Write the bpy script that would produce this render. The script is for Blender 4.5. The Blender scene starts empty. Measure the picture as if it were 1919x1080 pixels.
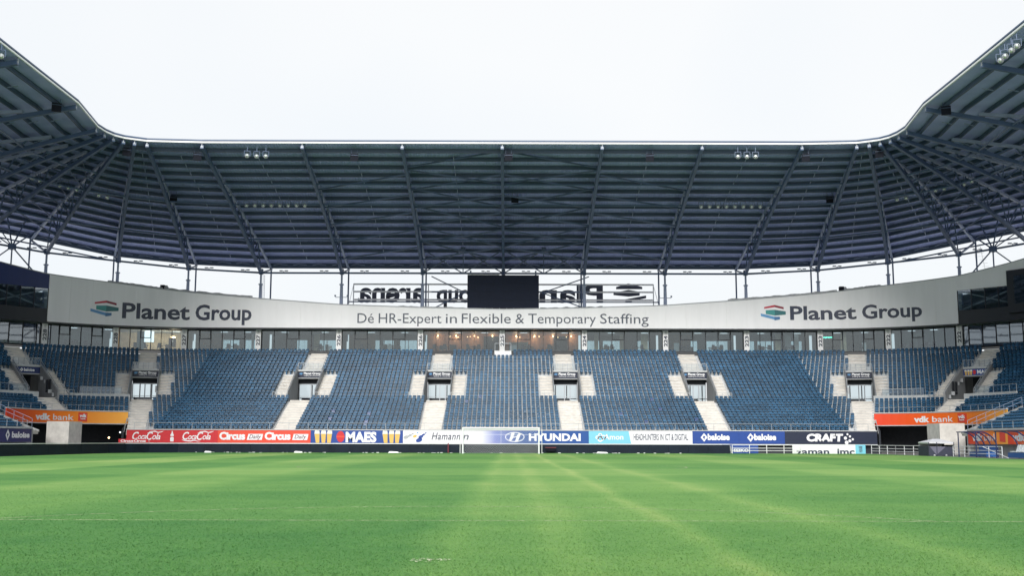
import bpy, math, random
from mathutils import Vector, Matrix
from mathutils.bvhtree import BVHTree
random.seed(7)
SC = bpy.context.scene
COL = SC.collection
PI = math.pi

# ------------------------------------------------------------------ camera
F_PX = 2060.0; CAM_H = 1.21
YAW = math.atan((955-959.5)/F_PX); TH = math.atan((827-540)/F_PX); ROLL = 0.0022
def cam_dir(x, y, w=1.0):
    c, s = math.cos(ROLL), math.sin(ROLL)
    x, y = x*c-y*s, x*s+y*c
    X = x; Y = w*math.cos(TH)-y*math.sin(TH); Z = w*math.sin(TH)+y*math.cos(TH)
    a = -YAW
    return Vector((X*math.cos(a)+Y*math.sin(a), -X*math.sin(a)+Y*math.cos(a), Z))
def ray(px, py): return cam_dir((px-959.5)/F_PX, -(py-540)/F_PX)
def atY(px, py, Y):
    r = ray(px, py); t = Y/r.y
    return Vector((r.x*t, Y, CAM_H+r.z*t))
def atX(px, py, X):
    r = ray(px, py); t = X/r.x
    return Vector((X, r.y*t, CAM_H+r.z*t))
cam = bpy.data.objects.new('camera', bpy.data.cameras.new('camera'))
COL.objects.link(cam); SC.camera = cam
rx, ry, rz = cam_dir(1, 0, 0), cam_dir(0, 1, 0), -cam_dir(0, 0, 1)
M = Matrix((rx, ry, rz)).transposed().to_4x4(); M.translation = (0, 0, CAM_H)
cam.matrix_world = M
cam.data.lens = 36.0*F_PX/1919.0; cam.data.sensor_width = 36; cam.data.sensor_fit = 'HORIZONTAL'
cam.data.clip_start = 0.1; cam.data.clip_end = 5000

# ------------------------------------------------------------------ world, sun, exposure
W = bpy.data.worlds.new('World'); SC.world = W; W.use_nodes = True
nt = W.node_tree; nt.nodes.clear()
sky = nt.nodes.new('ShaderNodeTexSky'); sky.sky_type = 'NISHITA'; sky.sun_disc = False
SUN_EL, SUN_AZ = math.radians(31), math.radians(188)     # azimuth: 0 = +Y, clockwise
sky.sun_elevation = SUN_EL; sky.sun_rotation = SUN_AZ; sky.dust_density = 4; sky.air_density = 1.0
bg1 = nt.nodes.new('ShaderNodeBackground'); bg1.inputs[1].default_value = 0.10
nt.links.new(sky.outputs[0], bg1.inputs[0])
bg2 = nt.nodes.new('ShaderNodeBackground'); bg2.inputs[1].default_value = 1.0
# overcast layer: almost even white with faint soft cloud tone
tc = nt.nodes.new('ShaderNodeTexCoord'); ns = nt.nodes.new('ShaderNodeTexNoise')
ns.inputs['Scale'].default_value = 1.6; ns.inputs['Detail'].default_value = 3
nt.links.new(tc.outputs['Generated'], ns.inputs['Vector'])
cr = nt.nodes.new('ShaderNodeValToRGB')
cr.color_ramp.elements[0].position = .35; cr.color_ramp.elements[0].color = (0.52, 0.553, 0.585, 1)
cr.color_ramp.elements[1].position = .65; cr.color_ramp.elements[1].color = (0.59, 0.597, 0.60, 1)
nt.links.new(ns.outputs['Fac'], cr.inputs[0]); nt.links.new(cr.outputs[0], bg2.inputs[0])
mx = nt.nodes.new('ShaderNodeMixShader'); mx.inputs[0].default_value = 0.93
nt.links.new(bg1.outputs[0], mx.inputs[1]); nt.links.new(bg2.outputs[0], mx.inputs[2])
wo = nt.nodes.new('ShaderNodeOutputWorld'); nt.links.new(mx.outputs[0], wo.inputs[0])
sun = bpy.data.objects.new('sun', bpy.data.lights.new('sun', 'SUN')); COL.objects.link(sun)
sun.data.energy = 2.1; sun.data.angle = math.radians(28); sun.data.color = (1.0, 0.97, 0.92)
sd = Vector((math.sin(SUN_AZ)*math.cos(SUN_EL), math.cos(SUN_AZ)*math.cos(SUN_EL), math.sin(SUN_EL)))
sun.rotation_euler = sd.to_track_quat('Z', 'Y').to_euler()
SC.view_settings.view_transform = 'Standard'; SC.view_settings.look = 'None'
SC.view_settings.exposure = 0.76; SC.view_settings.gamma = 1.0; SC.view_settings.use_curve_mapping = False
SC.cycles.max_bounces = 6; SC.cycles.diffuse_bounces = 4; SC.cycles.glossy_bounces = 3
SC.cycles.transparent_max_bounces = 12; SC.cycles.caustics_reflective = False; SC.cycles.caustics_refractive = False

# ------------------------------------------------------------------ materials
def mat(name, col, rough=.6, metal=0, var=0.0, scale=3.0, spec=.5, emit=None, es=0, coat=0, bump=0, bscale=20, dirt=None):
    m = bpy.data.materials.new(name); m.use_nodes = True
    n = m.node_tree.nodes; l = m.node_tree.links; b = n['Principled BSDF']
    b.inputs['Base Color'].default_value = (*col, 1); b.inputs['Roughness'].default_value = rough
    b.inputs['Metallic'].default_value = metal; b.inputs['Specular IOR Level'].default_value = spec
    if coat: b.inputs['Coat Weight'].default_value = coat; b.inputs['Coat Roughness'].default_value = .25
    if emit: b.inputs['Emission Color'].default_value = (*emit, 1); b.inputs['Emission Strength'].default_value = es
    if var:
        t = n.new('ShaderNodeTexCoord'); no = n.new('ShaderNodeTexNoise'); no.inputs['Scale'].default_value = scale
        no.inputs['Detail'].default_value = 6; no.inputs['Roughness'].default_value = .65
        l.new(t.outputs['Object'], no.inputs['Vector'])
        r = n.new('ShaderNodeValToRGB'); r.color_ramp.elements[0].position = .3; r.color_ramp.elements[1].position = .7
        d = dirt or [c*(1-var) for c in col]
        r.color_ramp.elements[0].color = (*d, 1); r.color_ramp.elements[1].color = (*[min(1, c*(1+var*.6)) for c in col], 1)
        l.new(no.outputs['Fac'], r.inputs[0]); l.new(r.outputs[0], b.inputs['Base Color'])
    if bump:
        t = n.new('ShaderNodeTexCoord'); no = n.new('ShaderNodeTexNoise'); no.inputs['Scale'].default_value = bscale
        l.new(t.outputs['Object'], no.inputs['Vector'])
        bu = n.new('ShaderNodeBump'); bu.inputs['Strength'].default_value = bump; bu.inputs['Distance'].default_value = .05
        l.new(no.outputs['Fac'], bu.inputs['Height']); l.new(bu.outputs[0], b.inputs['Normal'])
    return m
def glass(name, tint=(.85, .92, .93), refl=.12):
    m = bpy.data.materials.new(name); m.use_nodes = True
    n = m.node_tree.nodes; l = m.node_tree.links; n.remove(n['Principled BSDF'])
    tr = n.new('ShaderNodeBsdfTransparent'); tr.inputs[0].default_value = (*tint, 1)
    gl = n.new('ShaderNodeBsdfGlossy'); gl.inputs['Roughness'].default_value = .02; gl.inputs[0].default_value = (.9, .95, 1, 1)
    mi = n.new('ShaderNodeMixShader'); mi.inputs[0].default_value = refl
    l.new(tr.outputs[0], mi.inputs[1]); l.new(gl.outputs[0], mi.inputs[2]); l.new(mi.outputs[0], n['Material Output'].inputs[0])
    return m
MT = {}
MT['concrete'] = mat('concrete', (.54, .56, .58), .85, var=.25, scale=.8, bump=.2)
MT['step'] = mat('pale_step', (.74, .71, .67), .8, var=.2, scale=1.5)
MT['wallgrey'] = mat('render_grey', (.34, .35, .36), .8, var=.2, scale=.7)
MT['kerb'] = mat('kerb_grey', (.52, .54, .56), .75, var=.15, scale=1)
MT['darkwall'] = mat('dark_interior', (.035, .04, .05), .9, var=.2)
MT['seat'] = mat('seat_blue', (.024, .098, .195), .40, var=.4, scale=.35, spec=.32)
MT['fascia'] = mat('fascia_white', (.89, .892, .93), .45, var=.05, scale=.35)
MT['cap'] = mat('cap_grey', (.40, .42, .46), .5)
MT['steel'] = mat('steel_paint', (.075, .12, .22), .42, var=.15, scale=.8, spec=.5)
MT['steel_lt'] = mat('steel_pale', (.30, .36, .50), .45, var=.15, scale=.8)
MT['purlin'] = mat('purlin_steel', (.045, .075, .13), .5, var=.12)
MT['galv'] = mat('galvanised', (.40, .43, .47), .5, metal=.5)
MT['white'] = mat('white_paint', (.82, .83, .85), .4)
MT['black'] = mat('black_plain', (.008, .010, .018), .7, spec=.15)
MT['screen'] = mat('screen_navy', (.007, .013, .034), .6, var=.15, scale=2, spec=.2)
MT['pad'] = mat('pad_navy', (.009, .016, .030), .65, spec=.2, var=.3, scale=.9, bump=.3, bscale=2)
MT['ink'] = mat('ink_navy', (.035, .045, .085), .5)
MT['ink2'] = mat('ink_grey', (.075, .09, .13), .5)
MT['navy'] = mat('navy_sign', (.010, .028, .14), .45, var=.1)
MT['navy2'] = mat('dark_sign', (.012, .02, .05), .45)
MT['red'] = mat('red_print', (.60, .02, .03), .45, var=.06)
MT['cred'] = mat('orange_red_print', (.78, .07, .035), .45, var=.05)
MT['blue'] = mat('blue_print', (.012, .06, .30), .45, var=.06)
MT['hblue'] = mat('royal_print', (.010, .075, .30), .45, var=.05)
MT['cyan'] = mat('cyan_print', (.20, .58, .74), .45)
MT['pwhite'] = mat('white_print', (.84, .85, .88), .5, var=.03)
MT['green'] = mat('green_print', (.05, .30, .30), .5)
MT['lblue'] = mat('light_blue_print', (.12, .33, .62), .5)
MT['logored'] = mat('logo_red', (.52, .03, .06), .5)
MT['logored2'] = mat('logo_red_dark', (.26, .02, .05), .5)
MT['green2'] = mat('logo_green_dark', (.03, .16, .18), .5)
MT['lblue2'] = mat('logo_blue_dark', (.06, .18, .38), .5)
MT['beer'] = mat('beer_gold', (.72, .48, .12), .4)
MT['foam'] = mat('foam_cream', (.85, .82, .72), .6)
MT['glass'] = glass('window_glass', (.72, .80, .82), .09)
MT['glass_dk'] = glass('dark_glass', (.68, .74, .78), .16)
MT['glass_cl'] = glass('clear_panel', (.82, .87, .90), .06)
MT['mull'] = mat('mullion_dark', (.02, .025, .035), .4)
MT['roomwall'] = mat('room_wall', (.16, .19, .20), .8, var=.1)
MT['roompale'] = mat('room_pale', (.42, .47, .45), .8)
MT['wood'] = mat('wood_wall', (.34, .17, .085), .6, var=.35, scale=2)
MT['cream'] = mat('cream_wall', (.62, .50, .34), .7, var=.25, scale=1.2)
MT['floor'] = mat('room_floor', (.10, .10, .11), .5)
MT['ceil'] = mat('room_ceiling', (.35, .37, .38), .8)
MT['clad'] = mat('black_cladding', (.014, .018, .028), .5)
MT['lampw'] = mat('lamp_warm', (1, .8, .5), .5, emit=(1, .62, .3), es=6)
MT['lampc'] = mat('lamp_cool', (1, 1, 1), .5, emit=(.9, .97, 1), es=1.1)
MT['neon'] = mat('neon_green', (.1, .9, .6), .5, emit=(.15, 1, .7), es=3)
MT['lens'] = mat('lamp_lens', (.60, .64, .64), .25, metal=.8, coat=.3)
MT['bluepl'] = mat('blue_plastic', (.02, .10, .34), .4)
MT['frameblue'] = mat('dugout_frame', (.018, .03, .10), .4)
MT['tentw'] = mat('tent_white', (.62, .63, .68), .7, var=.1)
MT['tentd'] = mat('tent_navy', (.035, .04, .07), .7, var=.15)
MT['tentm'] = mat('tent_mauve', (.13, .13, .19), .7)
MT['maroon'] = mat('maroon', (.12, .012, .02), .5)
MT['netw'] = mat('net_cord', (.72, .74, .78), .7)
MT['tarp'] = mat('tarp_grey', (.42, .44, .46), .6, var=.2, scale=2, bump=.5, bscale=3)
MT['tarpd'] = mat('tarp_dark', (.03, .04, .05), .6, var=.3, scale=2, bump=.5, bscale=3)
# each seat a little more or less faded than its neighbours
n_ = MT['seat'].node_tree.nodes; l_ = MT['seat'].node_tree.links; b_ = n_['Principled BSDF']
g_ = n_.new('ShaderNodeNewGeometry'); mr_ = n_.new('ShaderNodeMapRange'); mr_.inputs[3].default_value = .7; mr_.inputs[4].default_value = 1.3
l_.new(g_.outputs['Random Per Island'], mr_.inputs[0]); src = b_.inputs['Base Color'].links[0].from_socket
vm = n_.new('ShaderNodeVectorMath'); vm.operation = 'SCALE'; l_.new(src, vm.inputs[0]); l_.new(mr_.outputs[0], vm.inputs['Scale']); l_.new(vm.outputs[0], b_.inputs['Base Color'])
# rain streaks on the fascia
for k_ in ('fascia', 'wallgrey', 'concrete'):
    n_ = MT[k_].node_tree.nodes; l_ = MT[k_].node_tree.links; no_ = [q for q in n_ if q.type == 'TEX_NOISE'][0]; tc_ = [q for q in n_ if q.type == 'TEX_COORD'][0]
    mp_ = n_.new('ShaderNodeMapping'); mp_.inputs['Scale'].default_value = (2.2, 2.2, .25); l_.new(tc_.outputs['Object'], mp_.inputs[0]); l_.new(mp_.outputs[0], no_.inputs['Vector'])
# orange gradient banner print
def grad_mat(rev=False):
    m = mat('orange_banner_print', (.9, .3, .03), .45); n = m.node_tree.nodes; l = m.node_tree.links
    uv = n.new('ShaderNodeUVMap'); uv.uv_map = 'UVMap'; sp = n.new('ShaderNodeSeparateXYZ'); r = n.new('ShaderNodeValToRGB')
    e = r.color_ramp.elements; e[0].position = 0.04; e[0].color = (.80, .055, .012, 1); e[1].position = 1; e[1].color = (1, .46, .06, 1)
    e2 = r.color_ramp.elements.new(.35); e2.color = (.95, .15, .015, 1)
    e3 = r.color_ramp.elements.new(.62); e3.color = (.98, .25, .02, 1)
    l.new(uv.outputs[0], sp.inputs[0]); l.new(sp.outputs[0], r.inputs[0]); l.new(r.outputs[0], n['Principled BSDF'].inputs['Base Color'])
    return m
MT['orange'] = grad_mat()
def hy_mat():
    m = mat('blue_fade_print', (.01, .07, .3), .45); n = m.node_tree.nodes; l = m.node_tree.links
    uv = n.new('ShaderNodeUVMap'); uv.uv_map = 'UVMap'; sp = n.new('ShaderNodeSeparateXYZ'); r = n.new('ShaderNodeValToRGB')
    e = r.color_ramp.elements; e[0].position = 0.0; e[0].color = (.84, .85, .88, 1); e[1].position = .36; e[1].color = (.010, .075, .30, 1)
    e2 = r.color_ramp.elements.new(.14); e2.color = (.20, .24, .58, 1)
    l.new(uv.outputs[0], sp.inputs[0]); l.new(sp.outputs[0], r.inputs[0]); l.new(r.outputs[0], n['Principled BSDF'].inputs['Base Color'])
    return m
MT['hyfade'] = hy_mat()
def roof_mat():
    m = mat('roof_sheet', (.22, .26, .29), .45, metal=.15); n = m.node_tree.nodes; l = m.node_tree.links; b = n['Principled BSDF']
    uv = n.new('ShaderNodeUVMap'); uv.uv_map = 'UVMap'
    w = n.new('ShaderNodeTexWave'); w.inputs['Scale'].default_value = 1.0; w.bands_direction = 'X'
    l.new(uv.outputs[0], w.inputs['Vector'])
    bu = n.new('ShaderNodeBump'); bu.inputs['Strength'].default_value = .5; bu.inputs['Distance'].default_value = .06
    l.new(w.outputs['Fac'], bu.inputs['Height']); l.new(bu.outputs[0], b.inputs['Normal'])
    no = n.new('ShaderNodeTexNoise'); no.inputs['Scale'].default_value = .5; no.inputs['Detail'].default_value = 5
    mp = n.new('ShaderNodeMapping'); mp.inputs['Scale'].default_value = (1, .25, 1)
    l.new(uv.outputs[0], mp.inputs[0]); l.new(mp.outputs[0], no.inputs['Vector'])
    r = n.new('ShaderNodeValToRGB'); r.color_ramp.elements[0].position = .3; r.color_ramp.elements[1].position = .7
    r.color_ramp.elements[0].color = (.36, .42, .74, 1); r.color_ramp.elements[1].color = (.48, .54, .88, 1)
    l.new(no.outputs['Fac'], r.inputs[0]); l.new(r.outputs[0], b.inputs['Base Color'])
    return m
MT['roof'] = roof_mat()

# ------------------------------------------------------------------ mesh builder
class MB:
    def __init__(s): s.v = []; s.f = []; s.uv = None
    def quad(s, a, b, c, d):
        n = len(s.v); s.v += [tuple(a), tuple(b), tuple(c), tuple(d)]; s.f.append((n, n+1, n+2, n+3)); return s
    def poly(s, pts):
        n = len(s.v); s.v += [tuple(p) for p in pts]; s.f.append(tuple(range(n, n+len(pts)))); return s
    def hexa(s, p):   # 8 points: bottom 0-3, top 4-7
        n = len(s.v); s.v += [tuple(q) for q in p]
        for f in ((0, 3, 2, 1), (4, 5, 6, 7), (0, 1, 5, 4), (1, 2, 6, 5), (2, 3, 7, 6), (3, 0, 4, 7)):
            s.f.append(tuple(n+i for i in f))
        return s
    def box(s, x0, x1, y0, y1, z0, z1):
        return s.hexa([(x0, y0, z0), (x1, y0, z0), (x1, y1, z0), (x0, y1, z0), (x0, y0, z1), (x1, y0, z1), (x1, y1, z1), (x0, y1, z1)])
    def bar(s, a, b, w=.1, h=None, up=(0, 0, 1)):
        a, b = Vector(a), Vector(b); h = h or w; d = (b-a)
        if d.length < 1e-6: return s
        d.normalize(); u = Vector(up)
        if abs(d.dot(u)) > .99: u = Vector((0, 1, 0))
        r = d.cross(u).normalized(); u = r.cross(d)
        r *= w/2; u *= h/2
        return s.hexa([a-r-u, a+r-u, b+r-u, b-r-u, a-r+u, a+r+u, b+r+u, b-r+u])
    def tube(s, a, b, r0, r1=None, n=8, caps=True):
        a, b = Vector(a), Vector(b); r1 = r0 if r1 is None else r1; d = (b-a).normalized()
        u = Vector((0, 0, 1)) if abs(d.z) < .95 else Vector((0, 1, 0))
        p = d.cross(u).normalized(); q = p.cross(d); k = len(s.v)
        for i in range(n):
            t = 2*PI*i/n; o = p*math.cos(t)+q*math.sin(t)
            s.v.append(tuple(a+o*r0)); s.v.append(tuple(b+o*r1))
        for i in range(n):
            j = (i+1) % n; s.f.append((k+2*i, k+2*j, k+2*j+1, k+2*i+1))
        if caps: s.f.append(tuple(k+2*i for i in reversed(range(n)))); s.f.append(tuple(k+2*i+1 for i in range(n)))
        return s
    def ball(s, c, r, nu=8, nv=5, sz=1):
        k = len(s.v); c = Vector(c)
        for j in range(nv+1):
            ph = PI*j/nv
            for i in range(nu):
                t = 2*PI*i/nu
                s.v.append((c.x+r*math.sin(ph)*math.cos(t), c.y+r*math.sin(ph)*math.sin(t), c.z+r*sz*math.cos(ph)))
        for j in range(nv):
            for i in range(nu):
                i2 = (i+1) % nu; s.f.append((k+j*nu+i, k+(j+1)*nu+i, k+(j+1)*nu+i2, k+j*nu+i2))
        return s
    def mesh(s, name, m, smooth=False):
        me = bpy.data.meshes.new(name); me.from_pydata(s.v, [], s.f)
        if s.uv:
            l = me.uv_layers.new(name='UVMap')
            for i, c in enumerate(s.uv): l.data[i].uv = c
        me.materials.append(MT[m] if isinstance(m, str) else m)
        if smooth:
            for p in me.polygons: p.use_smooth = True
        me.update(); return me
    def obj(s, name, m, parent=None, smooth=False):
        return link(name, s.mesh(name, m, smooth), parent)
def link(name, me, parent=None):
    o = bpy.data.objects.new(name, me); COL.objects.link(o)
    if parent:
        o.parent = parent
        if parent.type == 'EMPTY' or parent.parent or parent.location.length or parent.rotation_euler.z:
            o.matrix_parent_inverse = parent_inv(parent)
    return o
def parent_inv(p):
    m = Matrix.Identity(4); q = p
    chain = []
    while q: chain.append(q); q = q.parent
    for q in reversed(chain): m = m @ q.matrix_parent_inverse @ q.matrix_basis
    return m.inverted()
def tag(o, label, cat, group=None, kind=None):
    o['label'] = label
    if cat: o['category'] = cat
    if group: o['group'] = group
    if kind: o['kind'] = kind
    return o
def thing(name, label, cat, loc=(0, 0, 0), group=None):
    o = bpy.data.objects.new(name, None); COL.objects.link(o); o.location = loc; o.empty_display_size = .5
    return tag(o, label, cat, group)
def struct(o): o['kind'] = 'structure'; return o
def copy_tree(o, loc, rz, label=None, group=None):
    r = o.copy(); COL.objects.link(r); r.location = loc; r.rotation_euler = (0, 0, rz)
    if label: r['label'] = label
    if group: r['group'] = group
    for ch in list(o.children):
        c = ch.copy(); COL.objects.link(c); c.parent = r; c.matrix_parent_inverse = Matrix.Identity(4)
        for g in ch.children:
            d = g.copy(); COL.objects.link(d); d.parent = c
    return r

# ------------------------------------------------------------------ plan of the bowl
AX = -0.82; HX = 36.5; CY = 110.0
def P(s, R, z=0.0):
    """point on the bowl line of radius R (straight line y = CY+R); s = metres along it, 0 in the middle"""
    g = 1 if s >= 0 else -1; a = abs(s)
    if a <= HX or (a <= 39.8 and 5.9 < R < 6.6): return Vector((AX+s, CY+R, z))
    q = (a-HX)/R if R > .01 else PI
    if q <= PI/2: return Vector((AX+g*(HX+R*math.sin(q)), CY+R*math.cos(q), z))
    return Vector((AX+g*(HX+R), CY-(a-HX-R*PI/2), z))
def Tn(s, R):
    d = P(s+.01, R)-P(s-.01, R); return d.normalized()
def Nin(s, R):
    t = Tn(s, R); return Vector((t.y, -t.x, 0))      # towards the pitch
def s_px(px, R, lo=-75, hi=75):
    """metres along the line of radius R at the bearing of a photo column"""
    r = ray(px, 640); k = r.x/r.y
    for _ in range(50):
        m = (lo+hi)/2; p = P(m, R)
        if p.x/p.y < k: lo = m
        else: hi = m
    return (lo+hi)/2
def s_ang(deg, R, g=1): return g*(HX+R*math.radians(deg))
def strip(s0, s1, R, z0, z1, name, m, parent=None, th=.08, step=1.0, zt=None, uvs=False):
    """upright panel along the bowl; zt(s) may give the top height"""
    n = max(1, int(abs(s1-s0)/step)) if (abs(s1) > HX-.5 or abs(s0) > HX-.5 or zt) else 1
    b = MB(); uv = []
    for i in range(n):
        a = s0+(s1-s0)*i/n; c = s0+(s1-s0)*(i+1)/n
        za = zt(a) if zt else z1; zc = zt(c) if zt else z1
        ia, ic = Nin(a, R)*th/2, Nin(c, R)*th/2; pa, pc = P(a, R), P(c, R)
        k = len(b.v)
        for p, z in ((pa+ia, z0), (pc+ic, z0), (pc-ic, z0), (pa-ia, z0), (pa+ia, za), (pc+ic, zc), (pc-ic, zc), (pa-ia, za)):
            b.v.append((p.x, p.y, z))
        fs = [(0, 3, 2, 1), (4, 5, 6, 7), (0, 1, 5, 4), (2, 3, 7, 6)]
        if i == n-1: fs.append((1, 2, 6, 5))
        if i == 0: fs.append((3, 0, 4, 7))
        for f in fs:
            b.f.append(tuple(k+q for q in f))
            for q in f: uv.append(((i+(1 if q in (1, 2, 5, 6) else 0))/n, 1 if q > 3 else 0))
    if uvs: b.uv = uv
    return b.obj(name, m, parent)

# ------------------------------------------------------------------ lettering
def text_mesh(txt, bold=0.0, shear=0.0, spacing=1.0):
    cu = bpy.data.curves.new('lettering', 'FONT'); cu.body = txt; cu.size = 1; cu.offset = bold; cu.shear = shear
    cu.space_character = spacing; cu.resolution_u = 3
    o = bpy.data.objects.new('lettering', cu); COL.objects.link(o)
    dg = bpy.context.evaluated_depsgraph_get(); dg.update()
    me = bpy.data.meshes.new_from_object(o.evaluated_get(dg)); bpy.data.objects.remove(o); bpy.data.curves.remove(cu)
    return me
def fit(txt, w, h, bold=0, shear=0, spacing=1, ref=None):
    """2-D outline scaled to width w; h is the height of a capital letter"""
    me = text_mesh(txt, bold, shear, spacing)
    vs = [v.co.copy() for v in me.vertices]; fs = [tuple(p.vertices) for p in me.polygons]; bpy.data.meshes.remove(me)
    x0 = min(v.x for v in vs); x1 = max(v.x for v in vs)
    cap = 0.73 if ref is None else ref
    return [((v.x-x0)/(x1-x0)*w, v.y/cap*h) for v in vs], fs
def put(shape, s0, R, z, m, parent, name='lettering', off=.06, mirror=False):
    """lay a 2-D shape on the bowl line, left end at s0, baseline at z"""
    vs, fs = shape; b = MB()
    for x, y in vs:
        s = s0+x; p = P(s, R)+Nin(s, R)*off; b.v.append((p.x, p.y, z+y))
    b.f = list(fs)
    return b.obj(name, m, parent)
def put_plane(shape, o, ux, m, parent, name='lettering', off=.02, uz=Vector((0, 0, 1))):
    vs, fs = shape; b = MB(); ux = Vector(ux).normalized(); n = ux.cross(uz).normalized(); o = Vector(o)
    for x, y in vs: b.v.append(tuple(o+ux*x+uz*y+n*off))
    b.f = list(fs); return b.obj(name, m, parent)
def shp(polys):
    vs = []; fs = []
    for p in polys:
        k = len(vs); vs += p; fs.append(tuple(range(k, k+len(p))))
    return vs, fs
def disc(cx, cy, rx_, ry_=None, n=14, rot=0):
    ry_ = ry_ or rx_; c, s = math.cos(rot), math.sin(rot)
    return [(cx+rx_*math.cos(2*PI*i/n)*c-ry_*math.sin(2*PI*i/n)*s, cy+rx_*math.cos(2*PI*i/n)*s+ry_*math.sin(2*PI*i/n)*c) for i in range(n)]
def ring(cx, cy, r1x, r1y, t, n=24):
    vs = []; fs = []
    for i in range(n):
        a = 2*PI*i/n; vs += [(cx+r1x*math.cos(a), cy+r1y*math.sin(a)), (cx+(r1x-t)*math.cos(a), cy+(r1y-t)*math.sin(a))]
    for i in range(n):
        j = (i+1) % n; fs.append((2*i, 2*j, 2*j+1, 2*i+1))
    return vs, fs
def stroke(pts, w):
    """ribbon with varying width: pts = (x, y) list, w = width or list"""
    vs = []; fs = []; n = len(pts)
    for i, p in enumerate(pts):
        a = Vector(pts[max(0, i-1)]); b = Vector(pts[min(n-1, i+1)]); d = (b-a).normalized(); q = Vector((-d.y, d.x))
        ww = (w[i] if isinstance(w, (list, tuple)) else w)/2
        vs += [(p[0]+q.x*ww, p[1]+q.y*ww), (p[0]-q.x*ww, p[1]-q.y*ww)]
    for i in range(n-1): fs.append((2*i, 2*i+1, 2*i+3, 2*i+2))
    return vs, fs
def merge(*shapes):
    vs = []; fs = []
    for v, f in shapes:
        k = len(vs); vs += list(v); fs += [tuple(i+k for i in q) for q in f]
    return vs, fs
def moved(sh, dx, dy, sx=1, sy=1): return [(x*sx+dx, y*sy+dy) for x, y in sh[0]], sh[1]
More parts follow.
